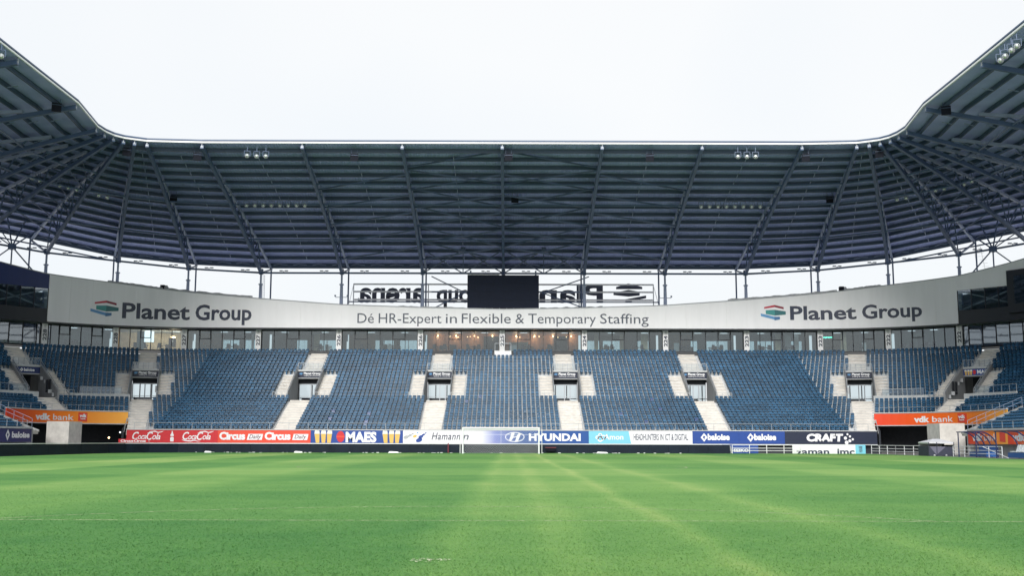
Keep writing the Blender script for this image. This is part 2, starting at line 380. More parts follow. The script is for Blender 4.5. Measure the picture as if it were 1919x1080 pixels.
# ================================================================== GROUND
def plane(name, x0, x1, y0, y1, z, m):
    return MB().quad((x0, y0, z), (x1, y0, z), (x1, y1, z), (x0, y1, z)).obj(name, m)
MT['earth'] = mat('outer_ground', (.58, .57, .55), .9, var=.3, scale=.05)
struct(plane('ground', -3000, 3000, -3000, 3000, -.012, 'earth'))
def grass_mat():
    m = bpy.data.materials.new('mown_grass'); m.use_nodes = True; n = m.node_tree.nodes; l = m.node_tree.links
    b = n['Principled BSDF']; b.inputs['Roughness'].default_value = .8; b.inputs['Specular IOR Level'].default_value = .12
    g = n.new('ShaderNodeNewGeometry'); sp = n.new('ShaderNodeSeparateXYZ'); l.new(g.outputs['Position'], sp.inputs[0])
    def math_(op, a, bb=None, c=None):
        q = n.new('ShaderNodeMath'); q.operation = op
        for i, v in enumerate((a, bb, c)):
            if v is None: continue
            if isinstance(v, (int, float)): q.inputs[i].default_value = v
            else: l.new(v, q.inputs[i])
        return q.outputs[0]
    def noise(scale, detail=4, vec=None, rough=.6):
        q = n.new('ShaderNodeTexNoise'); q.inputs['Scale'].default_value = scale; q.inputs['Detail'].default_value = detail
        q.inputs['Roughness'].default_value = rough; l.new(vec or g.outputs['Position'], q.inputs['Vector']); return q.outputs['Fac']
    wob = noise(.12, 3); wob2 = noise(1.2, 3)
    xx = math_('ADD', sp.outputs[0], math_('MULTIPLY', math_('SUBTRACT', wob, .5), 1.0))
    yy = math_('ADD', sp.outputs[1], math_('MULTIPLY', math_('SUBTRACT', wob, .5), 1.6))
    def ramp(v, lo, hi, stops, interp='LINEAR'):
        mr = n.new('ShaderNodeMapRange'); mr.inputs[1].default_value = lo; mr.inputs[2].default_value = hi; l.new(v, mr.inputs[0])
        r = n.new('ShaderNodeValToRGB'); r.color_ramp.interpolation = interp; e = r.color_ramp.elements
        pts = [((p-lo)/(hi-lo), c) for p, c in stops]
        e[0].position = pts[0][0]; e[0].color = (*[pts[0][1]]*3, 1); e[1].position = pts[-1][0]; e[1].color = (*[pts[-1][1]]*3, 1)
        for p, c in pts[1:-1]:
            k = e.new(p); k.color = (*[c]*3, 1)
        l.new(mr.outputs[0], r.inputs[0]); return r.outputs[0]
    # lengthways mower passes (metres across the pitch), light = 1
    tx = ramp(xx, -38, 38, [(-38, .3), (-24.5, .3), (-24, .75), (-19, .7), (-18.5, .25), (-13.6, .32), (-12.6, .66), (-10.5, .58), (-8.6, .62), (-7.4, .34), (-1.2, .38),
        (-.6, .72), (-.2, .62), (.45, .66), (.75, .95), (1.0, .62), (2.1, .70), (2.35, .95), (2.7, .62), (4.3, .60), (4.8, .84), (5.2, .58), (6.2, .42), (11.3, .38), (12.3, .66), (17, .66), (17.5, .3), (24, .3), (24.4, .7), (30, .62), (38, .3)])
    # crossways passes (metres up the pitch)
    ty = ramp(yy, 0, 112, [(0, .30), (9.6, .34), (10.4, .46), (11.2, .42), (13.0, .32), (16.9, .36), (17.2, .48), (19.5, .55), (21.5, .52), (23.0, .45), (26.5, .40), (27.0, .62), (33, .66), (34, .50), (39, .45), (40, .72), (48, .68), (50, .42), (60, .48), (62, .78), (72, .72), (74, .45), (86, .5), (88, .74), (100, .66), (104, .32), (112, .28)])
    far = ramp(sp.outputs[1], 0, 112, [(0, .12), (18, .45), (45, .9), (112, 1.0)])
    v = math_('ADD', math_('MULTIPLY', tx, .60), math_('MULTIPLY', ty, .46)); v = math_('ADD', v, .0)
    v = math_('ADD', v, math_('MULTIPLY', math_('SUBTRACT', noise(.5, 5), .5), .35)); v = math_('ADD', v, math_('MULTIPLY', math_('SUBTRACT', far, 1.0), .05))
    v = math_('ADD', v, math_('MULTIPLY', math_('SUBTRACT', noise(7, 5, rough=.8), .5), .28))
    v = math_('ADD', v, math_('MULTIPLY', math_('SUBTRACT', noise(48, 3, rough=.9), .5), .9))
    r = n.new('ShaderNodeValToRGB'); e = r.color_ramp.elements
    e[0].position = .0; e[0].color = (.030, .130, .050, 1); e[1].position = 1.0; e[1].color = (.40, .51, .18, 1)
    k = e.new(.32); k.color = (.084, .236, .066, 1); k = e.new(.62); k.color = (.180, .350, .098, 1)
    l.new(v, r.inputs[0]); l.new(r.outputs[0], b.inputs['Base Color'])
    bu = n.new('ShaderNodeBump'); bu.inputs['Strength'].default_value = .7; bu.inputs['Distance'].default_value = .03
    l.new(noise(60, 5, rough=.8), bu.inputs['Height']); l.new(bu.outputs[0], b.inputs['Normal'])
    return m
MT['grass'] = grass_mat()
struct(plane('pitch', -37.6, 36.0, -6, 112.2, 0, 'grass'))
MT['asphalt'] = mat('track_grey', (.16, .17, .17), .85, var=.2, scale=.6)
struct(plane('path', -46, 46, -6, 117, -.006, 'asphalt'))

# blades of grass on the nearest strip of turf
import numpy as np
rg = np.random.default_rng(3); NB = 210000
yy_ = 8.6+(rg.random(NB)**2.1)*30; xx2 = (rg.random(NB)-.5)*(yy_*.98+1)
hh_ = (.006+rg.random(NB)*.013)*np.clip(1.5-yy_/30, .3, 1); ww_ = .0028+.0025*rg.random(NB)+yy_*.00012; an = rg.random(NB)*PI; ln = (rg.random((NB, 2))-.5)*.035
vb = np.zeros((NB, 3, 3)); vb[:, 0, 0] = xx2-np.cos(an)*ww_; vb[:, 0, 1] = yy_-np.sin(an)*ww_; vb[:, 1, 0] = xx2+np.cos(an)*ww_; vb[:, 1, 1] = yy_+np.sin(an)*ww_
vb[:, 2, 0] = xx2+ln[:, 0]; vb[:, 2, 1] = yy_+ln[:, 1]; vb[:, 2, 2] = hh_
me = bpy.data.meshes.new('grass_blades'); me.vertices.add(NB*3); me.vertices.foreach_set('co', vb.ravel()); me.loops.add(NB*3); me.loops.foreach_set('vertex_index', np.arange(NB*3, dtype=np.int32))
me.polygons.add(NB); me.polygons.foreach_set('loop_start', np.arange(0, NB*3, 3, dtype=np.int32)); me.update(); me.validate(); me.materials.append(MT['grass'])
tag(link('grass_blades', me), 'short green blades of turf nearest the camera', 'grass', None, 'stuff')

# faint worn pitch markings
MT['chalk'] = None
def chalk():
    m = bpy.data.materials.new('worn_chalk'); m.use_nodes = True; n = m.node_tree.nodes; l = m.node_tree.links
    b = n['Principled BSDF']; b.inputs['Base Color'].default_value = (.55, .64, .36, 1); b.inputs['Roughness'].default_value = .9
    no = n.new('ShaderNodeTexNoise'); no.inputs['Scale'].default_value = 8; g = n.new('ShaderNodeNewGeometry'); l.new(g.outputs['Position'], no.inputs['Vector'])
    tr = n.new('ShaderNodeBsdfTransparent'); mi = n.new('ShaderNodeMixShader'); mr = n.new('ShaderNodeMapRange')
    mr.inputs[1].default_value = .35; mr.inputs[2].default_value = .7; mr.inputs[3].default_value = .1; mr.inputs[4].default_value = .75
    l.new(no.outputs['Fac'], mr.inputs[0]); l.new(mr.outputs[0], mi.inputs[0]); l.new(tr.outputs[0], mi.inputs[1]); l.new(b.outputs[0], mi.inputs[2])
    l.new(mi.outputs[0], n['Material Output'].inputs[0]); return m
MT['chalk'] = chalk()
bm = MB(); LZ = .004
def line_(x0, y0, x1, y1, w=.10):
    d = Vector((x1-x0, y1-y0, 0)).normalized(); q = Vector((-d.y, d.x, 0))*w/2
    a, b = Vector((x0, y0, LZ)), Vector((x1, y1, LZ)); bm.quad(a-q, b-q, b+q, a+q)
def arc_(cx, cy, r, a0, a1, n=48, w=.10):
    for i in range(n):
        p = a0+(a1-a0)*i/n; q = a0+(a1-a0)*(i+1)/n
        bm.quad(*[(cx+rr*math.cos(t), cy+rr*math.sin(t), LZ) for rr, t in ((r-w/2, p), (r+w/2, p), (r+w/2, q), (r-w/2, q))])
GL = 105.6; NG = .6; XG = AX+.03
line_(XG-20.16, NG+16.5, XG+20.16, NG+16.5); th0 = math.acos(5.5/9.15)
arc_(XG, NG+11, 9.15, PI/2-th0, PI/2+th0)
line_(XG-33.8, 53.1, XG+33.8, 53.1); arc_(XG, 53.1, 9.15, 0, 2*PI, 72)
line_(XG-20.16, GL-16.5, XG+20.16, GL-16.5); line_(XG-33.8, GL, XG+33.8, GL)
for s_ in (-1, 1):
    line_(XG+s_*20.16, GL-16.5, XG+s_*20.16, GL); line_(XG+s_*33.8, 1, XG+s_*33.8, GL); line_(XG+s_*20.16, NG, XG+s_*20.16, NG+16.5)
    line_(XG+s_*9.16, GL-5.5, XG+s_*9.16, GL)
line_(XG-9.16, GL-5.5, XG+9.16, GL-5.5)
struct(bm.obj('pitch_marking', 'chalk'))
b = MB()
for i in range(80):
    a = random.uniform(0, 6.28); r = random.uniform(0, .19)**.9; x = XG+r*math.cos(a); y = 11.45+r*math.sin(a)*.9; w = random.uniform(.004, .013)
    b.poly([(x+w*math.cos(t)*1.5, y+w*math.sin(t), .008+.004*random.random()) for t in (0, 1.3, 2.5, 3.8, 5.0)])
struct(b.obj('penalty_spot', mat('spot_chalk', (.62, .66, .46), .9)))

# ================================================================== TERRACES
def zf(k): return 2.05+.292*k if k <= 12 else 5.554+.389*(k-12)
def Rk(k): return 6.95+.735*k
NR = 29
# aisles as lines in mirrored plan coordinates (x from axis, y), direction towards the back
AIS = [((7.5, 116), 0.0), ((23.0, 116), 0.0), ((38.5, 116.8), math.radians(15.5)), ((46.0, 115.5), math.radians(42)), ((46.8, 102.6), math.radians(88)), ((46.8, 84.0), PI/2), ((46.8, 66.0), PI/2)]
def loc(p, g, A):
    """lateral and along coordinates of a point relative to an aisle"""
    x = (p.x-AX)*g-A[0][0]; y = p.y-A[0][1]; d = A[1]
    al = x*math.sin(d)+y*math.cos(d); la = x*math.cos(d)-y*math.sin(d); return la, al
def in_aisle(p, k):
    for g in (-1, 1):
        if (p.x-AX)*g < -1: continue
        for i, A in enumerate(AIS):
            la, al = loc(p, g, A)
            hw = 1.15 if k <= 12 else 1.0
            if i == 2 and k < 6: hw = .9
            if abs(la) < hw+.2 and al > -6: return 2
            if 12 < k < 21 and abs(la) < 3.15 and al > 0 and i < 4: return 1
    return 0
def in_void(p, k):
    if not 12 < k < 21: return False
    for g in (-1, 1):
        if (p.x-AX)*g < -1: continue
        for A in AIS[:4]:
            la, al = loc(p, g, A)
            if abs(la) < 1.55 and al > 0: return True
    return False
SMAX = 125.0
def tunnel(s, R, k):
    """the corner openings under the orange boards have no rows 0-5"""
    if k >= 6: return False
    a = abs(s)-HX
    if a < 0: return False
    p = P(s, R); return a/R > math.radians(21) and p.y > 101.0
stand = thing('grandstand', 'pale concrete terraces of the seating bowl behind the goal and round both corners', 'grandstand', (AX, 116, 0))
b = MB()
for k in range(NR):
    R0 = Rk(k)-.30; R1 = Rk(k)+.435; z = zf(k); zp = zf(k-1) if k else .95
    smax = HX+R0*PI/2+55
    n = int(2*smax/.5)
    for i in range(n):
        s0 = -smax+2*smax*i/n; s1 = -smax+2*smax*(i+1)/n; sm = (s0+s1)/2; pm = P(sm, Rk(k))
        if tunnel(sm, R0, k) or in_void(pm, k): continue
        f = lambda s: (s if abs(s) <= HX else math.copysign(HX+(abs(s)-HX)*((R1/R0) if (abs(s)-HX) <= R0*PI/2 else 1)+(0 if (abs(s)-HX) <= R0*PI/2 else (R1-R0)*PI/2), s))
        a0, a1 = P(s0, R0), P(s1, R0); c0, c1 = P(f(s0), R1), P(f(s1), R1)
        b.quad((a0.x, a0.y, z), (a1.x, a1.y, z), (c1.x, c1.y, z), (c0.x, c0.y, z))
        zz = zp if k != 6 else zf(5)
        b.quad((a0.x, a0.y, zz-.02), (a1.x, a1.y, zz-.02), (a1.x, a1.y, z), (a0.x, a0.y, z))
b.obj('terrace', 'concrete', stand)
# rear wall under the boxes, soffit of the corner tunnels and their dark back walls
RW = Rk(28)+.44; gaps = []
for g_ in (-1, 1):
    for A_ in AIS[:3]:
        tx = A_[0][0]+math.sin(A_[1])*(CY+RW*.97-A_[0][1]); gaps.append(g_*(tx if tx < HX else HX+RW*math.atan2(tx-HX, RW*.97)))
gaps.sort(); cur = -95
for q_ in gaps:
    strip(cur, q_-3.6, RW, 3, zf(28)+.02, 'rear_wall', 'wallgrey', stand, step=1.5); strip(q_-3.6, q_+3.6, RW, 3, 5.5, 'rear_wall', 'wallgrey', stand, step=1.5)
    strip(q_-3.6, q_+3.6, RW, 8.9, zf(28)+.02, 'rear_wall', 'wallgrey', stand, step=1.5); cur = q_+3.6
strip(cur, 95, RW, 3, zf(28)+.02, 'rear_wall', 'wallgrey', stand, step=1.5)
for g in (-1, 1):
    b = MB()
    for i in range(24):
        a0 = math.radians(14+4.6*i); a1 = math.radians(14+4.6*(i+1))
        pts = []
        for a, R in ((a0, 10.9), (a1, 10.9), (a1, 15.5), (a0, 15.5)):
            q = P(g*(HX+R*a), R); pts.append((q.x, q.y, 3.0))
        b.quad(*pts)
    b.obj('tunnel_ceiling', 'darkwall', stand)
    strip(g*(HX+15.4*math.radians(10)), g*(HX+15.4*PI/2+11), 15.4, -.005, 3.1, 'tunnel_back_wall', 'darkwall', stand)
    for y0, lab in ((101.0, 'side'), (None, 'end')):
        if y0: MB().box(*sorted((AX+g*(HX+6.0), AX+g*(HX+16))), 100.7, 100.95, -.005, 2.2).obj('tunnel_side_wall', 'wallgrey', stand)
        else:
            p0 = Vector((AX+g*39.5, 116.0, 0)); p1 = P(g*(HX+15.4*math.radians(20)), 15.4)
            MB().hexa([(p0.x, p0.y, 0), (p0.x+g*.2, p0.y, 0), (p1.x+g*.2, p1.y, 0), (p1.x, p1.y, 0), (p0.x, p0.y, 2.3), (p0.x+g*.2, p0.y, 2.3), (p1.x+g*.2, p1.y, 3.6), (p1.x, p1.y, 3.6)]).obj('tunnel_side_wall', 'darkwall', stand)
# concrete piers in the corner openings
for g, xa, xb in ((-1, 88, 130), (1, 1760, 1807)):
    p0 = atY(xa, 830, 106.5); p1 = atY(xb, 830, 106.5)
    MB().box(min(p0.x, p1.x), max(p0.x, p1.x), 106.2, 109.4, 0, 2.98).obj('concrete_pier', 'step', stand)
# sloping end walls of the side stands beside the openings
for g in (-1, 1):
    b = MB(); x0 = AX+g*(HX+6.2); x1 = AX+g*(HX+11.3)
    b.hexa([(x0, 100.95, .9), (x1, 100.95, .9), (x1, 101.25, .9), (x0, 101.25, .9), (x0, 100.95, 2.35), (x1, 100.95, 4.5), (x1, 101.25, 4.5), (x0, 101.25, 2.35)])
    b.obj('sloping_side_wall', 'wallgrey', stand)
    b = MB()
    for q in range(7):
        t = q/6; x = x0+(x1-x0)*t; z = 2.35+2.15*t; b.bar((x, 101.1, z), (x, 101.1, z+.8), .03)
    for h in (.8, .42): b.bar((x0, 101.1, 2.35+h), (x1, 101.1, 4.5+h), .03)
    b.obj('handrail', 'steel_lt', stand)

# stairs: one flight per aisle, one block per row
for g in (-1, 1):
    for ai, A in enumerate(AIS[:5]):
        (ax, ay), d = A
        U = Vector((g*math.sin(d), math.cos(d), 0)); L = Vector((g*math.cos(d), -math.sin(d), 0))
        def row_al(k, off=0.0, la=0.0):
            R = Rk(k)+off; lo, hi = -12, 40
            for _ in range(40):
                m_ = (lo+hi)/2; p = Vector((AX+g*ax, ay, 0))+U*m_+L*la
                xx = abs((p.x-AX)*g); dx = max(0, xx-HX); dy = p.y-CY
                r = (math.hypot(dx, dy) if dy > 0 else dx) if dx > 0 else dy
                if r < R: lo = m_
                else: hi = m_
            return (lo+hi)/2
        o = Vector((AX+g*ax, ay, 0))
        k0 = 6 if ai == 3 else 0
        for seg, (ka, kb, hw, lc) in enumerate(((k0, 12, 1.15, 0), (21, 28, 1.0, 0), (13, 20, .75, 2.35), (13, 20, .75, -2.35))):
            if ai == 4 and seg > 1: continue
            if ai == 4 and seg == 1: ka = 13
            base = MB(); q0, q1 = row_al(ka, -.3, lc), row_al(kb, .4, lc)
            for sg in (-1, 1):
                e0 = o+U*q0+L*(lc+sg*hw); e1 = o+U*q1+L*(lc+sg*hw)
                base.bar((e0.x, e0.y, zf(ka)+.04), (e1.x, e1.y, zf(kb)+.04), .05, .12)
            flight = base.obj('staircase', 'kerb', stand)
            for k in range(ka, kb+1):
                h = hw*(.82 if (ai == 2 and k < 5) else 1)
                y0, y1, y2 = row_al(k, -.31, lc), row_al(k, .06, lc), row_al(k, .43, lc); z = zf(k); rise = zf(k+1)-z
                b = MB()
                core = MB()
                for (ya, yb, zb) in ((y0, y1, z+.012), (y1, y2, z+rise*.5)):
                    def bx_(bb, e, za_, zb_):
                        pts = [o+U*yy+L*(lc+ss*h) for ss, yy in ((-1, ya+e), (1, ya+e), (1, yb), (-1, yb))]
                        bb.hexa([(p.x, p.y, za_) for p in pts]+[(p.x, p.y, zb_) for p in pts])
                    bx_(b, -.03, zb-.11, zb); bx_(b, .07, z-.3, zb-.111)
                b.obj('step', 'step', flight)

# ================================================================== SEATS
def seat_mesh():
    b = MB()
    # tip-up seat: raked backrest with a rolled top lip, folded pan in front of it, pedestal
    w = .192
    # recessed back face, overhanging rolled top that catches the light, folded pan below
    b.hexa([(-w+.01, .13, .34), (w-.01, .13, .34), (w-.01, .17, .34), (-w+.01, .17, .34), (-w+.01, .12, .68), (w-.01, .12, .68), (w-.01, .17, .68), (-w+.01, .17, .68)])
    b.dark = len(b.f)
    b.hexa([(-w, .03, .66), (w, .03, .66), (w, .20, .66), (-w, .20, .66), (-w, .052, .725), (w, .052, .725), (w, .21, .73), (-w, .21, .73)])
    b.hexa([(-w, .053, .726), (w, .053, .726), (w, .21, .731), (-w, .21, .731), (-w+.04, .15, .80), (w-.04, .15, .80), (w-.04, .19, .795), (-w+.04, .19, .795)])
    b.hexa([(-w+.02, -.10, .42), (w-.02, -.10, .42), (w-.02, .09, .36), (-w+.02, .09, .36), (-w+.04, -.04, .60), (w-.04, -.04, .60), (w-.02, .10, .46), (-w+.02, .10, .46)])
    b.box(-.05, .05, .02, .10, 0, .38)
    return b
sm = seat_mesh(); MT['seatshade'] = mat('seat_recess_shade', (.006, .035, .075), .6); seat_me = sm.mesh('seat', 'seat'); seat_me.materials.append(MT['seatshade'])  # one-colour seat; shade of the recess painted in with a darker blue
def shade_recess(me):
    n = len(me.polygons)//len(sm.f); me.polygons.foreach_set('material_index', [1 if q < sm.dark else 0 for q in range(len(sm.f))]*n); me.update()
shade_recess(seat_me)
MT['seatdk'] = mat('seat_replacement', (.010, .055, .20), .3)
cells = []
for k in range(NR):
    R = Rk(k); z = zf(k)
    smax = HX+R*PI/2+(46 if True else 0)
    n = int(smax/.5)
    for i in range(-n, n+1):
        s = i*.5+(.25 if k % 2 and abs(i*.5) > HX else 0)
        p = P(s, R)
        if tunnel(s, R, k) or in_aisle(p, k): continue
        if k < 2 and HX+.2 < abs(s) and p.y > 101: continue
        if p.y < 101.5+0 and p.y > 100.6: continue
        # white camera platform in the middle of the back rows
        if k >= 27 and abs(s) < 1.1: continue
        # clear strip behind the mid kerb in the corners
        if k == 12 and abs(s) > 39: continue
        cells.append((s, R, z, k, p))
# rank by nearness inside the frame
def in_frame(p, z):
    v = Vector((p.x, p.y, z-CAM_H)); dep = v.dot(cam_dir(0, 0, 1)); return abs(v.dot(cam_dir(1, 0, 0))/dep)*F_PX < 975 and dep > 0
vis = [c for c in cells if in_frame(c[4], c[2]+.5)]
vis.sort(key=lambda c: (c[4].x**2+c[4].y**2))
pick = set(id(c) for c in vis[:300])
def seat_label(c):
    s, R, z, k, p = c
    row = ['first', 'second', 'third', 'fourth', 'fifth', 'sixth', 'seventh', 'eighth', 'ninth', 'tenth', 'eleventh', 'twelfth'][min(k, 11)]
    if p.y < 101.5: return 'blue seat, %s row of the %s side stand' % (row, 'left' if s < 0 else 'right')
    if abs(s) > HX+1: return 'blue seat, %s row over the %s corner opening' % (row, 'left' if s < 0 else 'right')
    bl = [(-23, 'far left block'), (-7.5, 'block left of the goal'), (7.5, 'block behind the goal'), (23, 'block right of the goal'), (99, 'far right block')]
    t = [q for lim, q in bl if s < lim][0]
    return 'blue seat, %s row, %s' % (row, t)
ONE_ = 'zero first second third fourth fifth sixth seventh eighth ninth tenth eleventh twelfth thirteenth fourteenth fifteenth sixteenth seventeenth eighteenth nineteenth'.split()
def ordw(n):
    if n < 20: return ONE_[n]
    t_ = {2: 'twent', 3: 'thirt', 4: 'fort', 5: 'fift', 6: 'sixt'}[n//10]
    return t_+'ieth' if n % 10 == 0 else t_+'y-'+ONE_[n % 10]
seat_lab = {}; cn_ = {}
for c in sorted([c for c in cells if id(c) in pick], key=lambda c: c[0]):
    l_ = seat_label(c); cn_[l_] = cn_.get(l_, 0)+1; seat_lab[id(c)] = l_+', %s from the left' % ordw(cn_[l_])
stuff = MB()
def add_seat(b, s, R, z, jit=True):
    t = Tn(s, R); n_ = -Nin(s, R); p = P(s, R); k = len(b.v); j = random.uniform(-.012, .012)
    for x, y, zz in sm.v:
        b.v.append((p.x+t.x*(x+j)+n_.x*y, p.y+t.y*(x+j)+n_.y*y, z+zz))
    for f in sm.f: b.f.append(tuple(k+i for i in f))
darkst = MB()
for c in cells:
    s, R, z, k, p = c
    if id(c) in pick:
        o = bpy.data.objects.new('seat', seat_me); COL.objects.link(o); o.location = (p.x, p.y, z)
        t = Tn(s, R); o.rotation_euler = (0, 0, math.atan2(t.y, t.x))
        tag(o, seat_lab[id(c)], 'seat', 'blue tip-up seats of the stands')
    else: add_seat(darkst if (random.random() < .012 and abs(s) < 22 and k < 13) else stuff, s, R, z)
so_ = stuff.obj('seat_rows', 'seat'); so_.data.materials.append(MT['seatshade']); shade_recess(so_.data)
tag(so_, 'rows of blue plastic tip-up seats filling the stands up to the glass boxes', 'seats', None, 'stuff')
tag(darkst.obj('seat_rows', 'seatdk'), 'scattered darker replacement seats among the blue rows behind the goal', 'seats', None, 'stuff')
b = MB()
for i in range(150):
    k = random.choice([0, 1, 1, 2, 2, 3, 3, 4, 5, 6, 8]); s = round(random.gauss(1.2, 4.2)/.5)*.5; p = P(s, Rk(k)); x = p.x+random.uniform(-.1, .1); z = zf(k)+random.uniform(.52, .64); w = random.uniform(.03, .08)
    b.quad((x-w, p.y+.11, z), (x+w, p.y+.11, z+.01), (x+w, p.y+.11, z+w), (x-w, p.y+.11, z+w))
tag(b.obj('sticker', 'pwhite'), 'small pale stickers on the seat backs behind the goal', 'stickers', None, 'stuff')
# grey kerb walls half way up the corner blocks and beside the portals
for g in (-1, 1):
    R = Rk(12)+.05
    def blk(a0, a1, z0=zf(12)-.02, z1=zf(12)+.80, nm='kerb_wall', m='kerb'):
        s0, s1 = sorted((g*(HX+R*math.radians(a0)), g*(HX+R*math.radians(a1)))); return strip(s0, s1, R, z0, z1, nm, m, stand, th=.16)
    blk(20.5, 44); blk(57, 84)
    # clear balustrades over the kerb
    for a0, a1 in ((24, 40), (62, 84)):
        s0, s1 = sorted((g*(HX+R*math.radians(a0)), g*(HX+R*math.radians(a1))))
        strip(s0, s1, R+.0, zf(12)+.82, zf(12)+1.5, 'clear_balustrade', 'glass_cl', stand, th=.02)
        b = MB(); n = int((s1-s0)/1.1)
        for i in range(n+1):
            q = P(s0+(s1-s0)*i/n, R); b.bar((q.x, q.y, zf(12)+.8), (q.x, q.y, zf(12)+1.56), .05)
        for i in range(n):
            q, r_ = P(s0+(s1-s0)*i/n, R), P(s0+(s1-s0)*(i+1)/n, R); b.bar((q.x, q.y, zf(12)+1.54), (r_.x, r_.y, zf(12)+1.54), .05)
        b.obj('balustrade_rail', 'galv', stand)
# front rail along the first row
def rail(s0, s1, R, z0, name='front_rail', h=.75, sp=2.0, parent=stand):
    b = MB(); n = max(1, int(abs(s1-s0)/sp)); prev = None
    for i in range(n+1):
        q = P(s0+(s1-s0)*i/n, R); b.bar((q.x, q.y, z0), (q.x, q.y, z0+h), .035)
        if prev: b.bar((prev.x, prev.y, z0+h), (q.x, q.y, z0+h), .035)
        prev = q
    return b.obj(name, 'galv', parent)
rail(-38.5, 38.5, 6.25, 2.3, h=.72)
for g in (-1, 1):
    R = 10.95; s0, s1 = g*(HX+R*math.radians(24)), g*(HX+R*PI/2+5); rail(s0, s1, R, 4.15, h=.75, sp=1.6)
    s0, s1 = g*(HX+6.4*PI/2+(CY-100.5)), g*(HX+6.4*PI/2+(CY-62)); rail(s0, s1, 6.35, 2.3, h=.7)
# white camera platform
cp = thing('camera_platform', 'white boxed-in camera platform at the top centre of the stand', 'platform', (AX, CY+Rk(27.3), zf(26)))
MB().box(AX-1.05, AX+1.05, CY+Rk(26.8), CY+Rk(28.5), zf(26.6), zf(27)+.95).obj('front_panel', 'white', cp)
rb = MB()
for x in (-1.0, 1.0): rb.bar((AX+x, CY+Rk(28.6), zf(28)), (AX+x, CY+Rk(28.6), zf(28)+1.6), .05)
rb.bar((AX-1.0, CY+Rk(28.6), zf(28)+1.6), (AX+1.0, CY+Rk(28.6), zf(28)+1.6), .05); rb.obj('rail', 'galv', cp)

# ================================================================== STAND ENTRANCES
PORT = [(-1, 3, 'baloise', 'with the short navy sign in the far left corner'), (-1, 2, 'Planet Group', 'with the dark sign nearest the left corner'), (-1, 1, 'Planet Group', 'second from the left corner with a dark sign'), (-1, 0, 'Planet Group', 'just left of the middle seat block'),
        (1, 0, 'Planet Group', 'just right of the middle seat block'), (1, 1, 'Planet Group', 'second from the right corner with a dark sign'), (1, 2, 'Planet Group', 'with the dark sign nearest the right corner'), (1, 3, 'MAES', 'with the beer sign in the far right corner')]
def logo_stack(w, h, cols=True):
    """three-storey block mark: returns list of (shape, material)"""
    u = w/100.0; v = h/58.0
    def P_(pts): return shp([[(x*u, y*v) for x, y in pts]])
    return [(P_([(14, 44), (56, 50), (56, 58), (14, 50)]), 'logored'), (P_([(56, 50), (92, 42), (92, 50), (56, 58)]), 'logored2'),
            (P_([(20, 24), (56, 18), (56, 40), (20, 38)]), 'green'), (P_([(56, 18), (100, 22), (100, 34), (56, 40)]), 'green2'),
            (P_([(0, 16), (54, 3), (54, 14), (0, 26)]), 'lblue'), (P_([(54, 0), (76, 4), (76, 14), (54, 14)]), 'lblue2')]
def diamond(w):
    return merge(shp([[(0, 0), (w*.5, -w*.62), (w*.68, -w*.4), (w*.28, w*.02), (w*.5, w*.28), (w*.7, w*.05), (w*.86, w*.22), (w*.5, w*.62)], [(w*.68, -w*.4), (w, 0), (w*.86, w*.22), (w*.55, -.12*w)]]))
def glasses(w, h):
    out = []
    for i, (x, t) in enumerate(((.12, -.10), (.42, 0), (.70, .10))):
        a = [(w*(x+.02), 0), (w*(x+.20), 0), (w*(x+.23+t*.3), h*.72), (w*(x-.03+t*.3), h*.72)]
        out.append((shp([a]), 'beer')); out.append((shp([[(w*(x-.04+t*.3), h*.70), (w*(x+.24+t*.3), h*.70), (w*(x+.22+t*.4), h*.98), (w*(x+t*.4), h)]]), 'foam'))
    return out
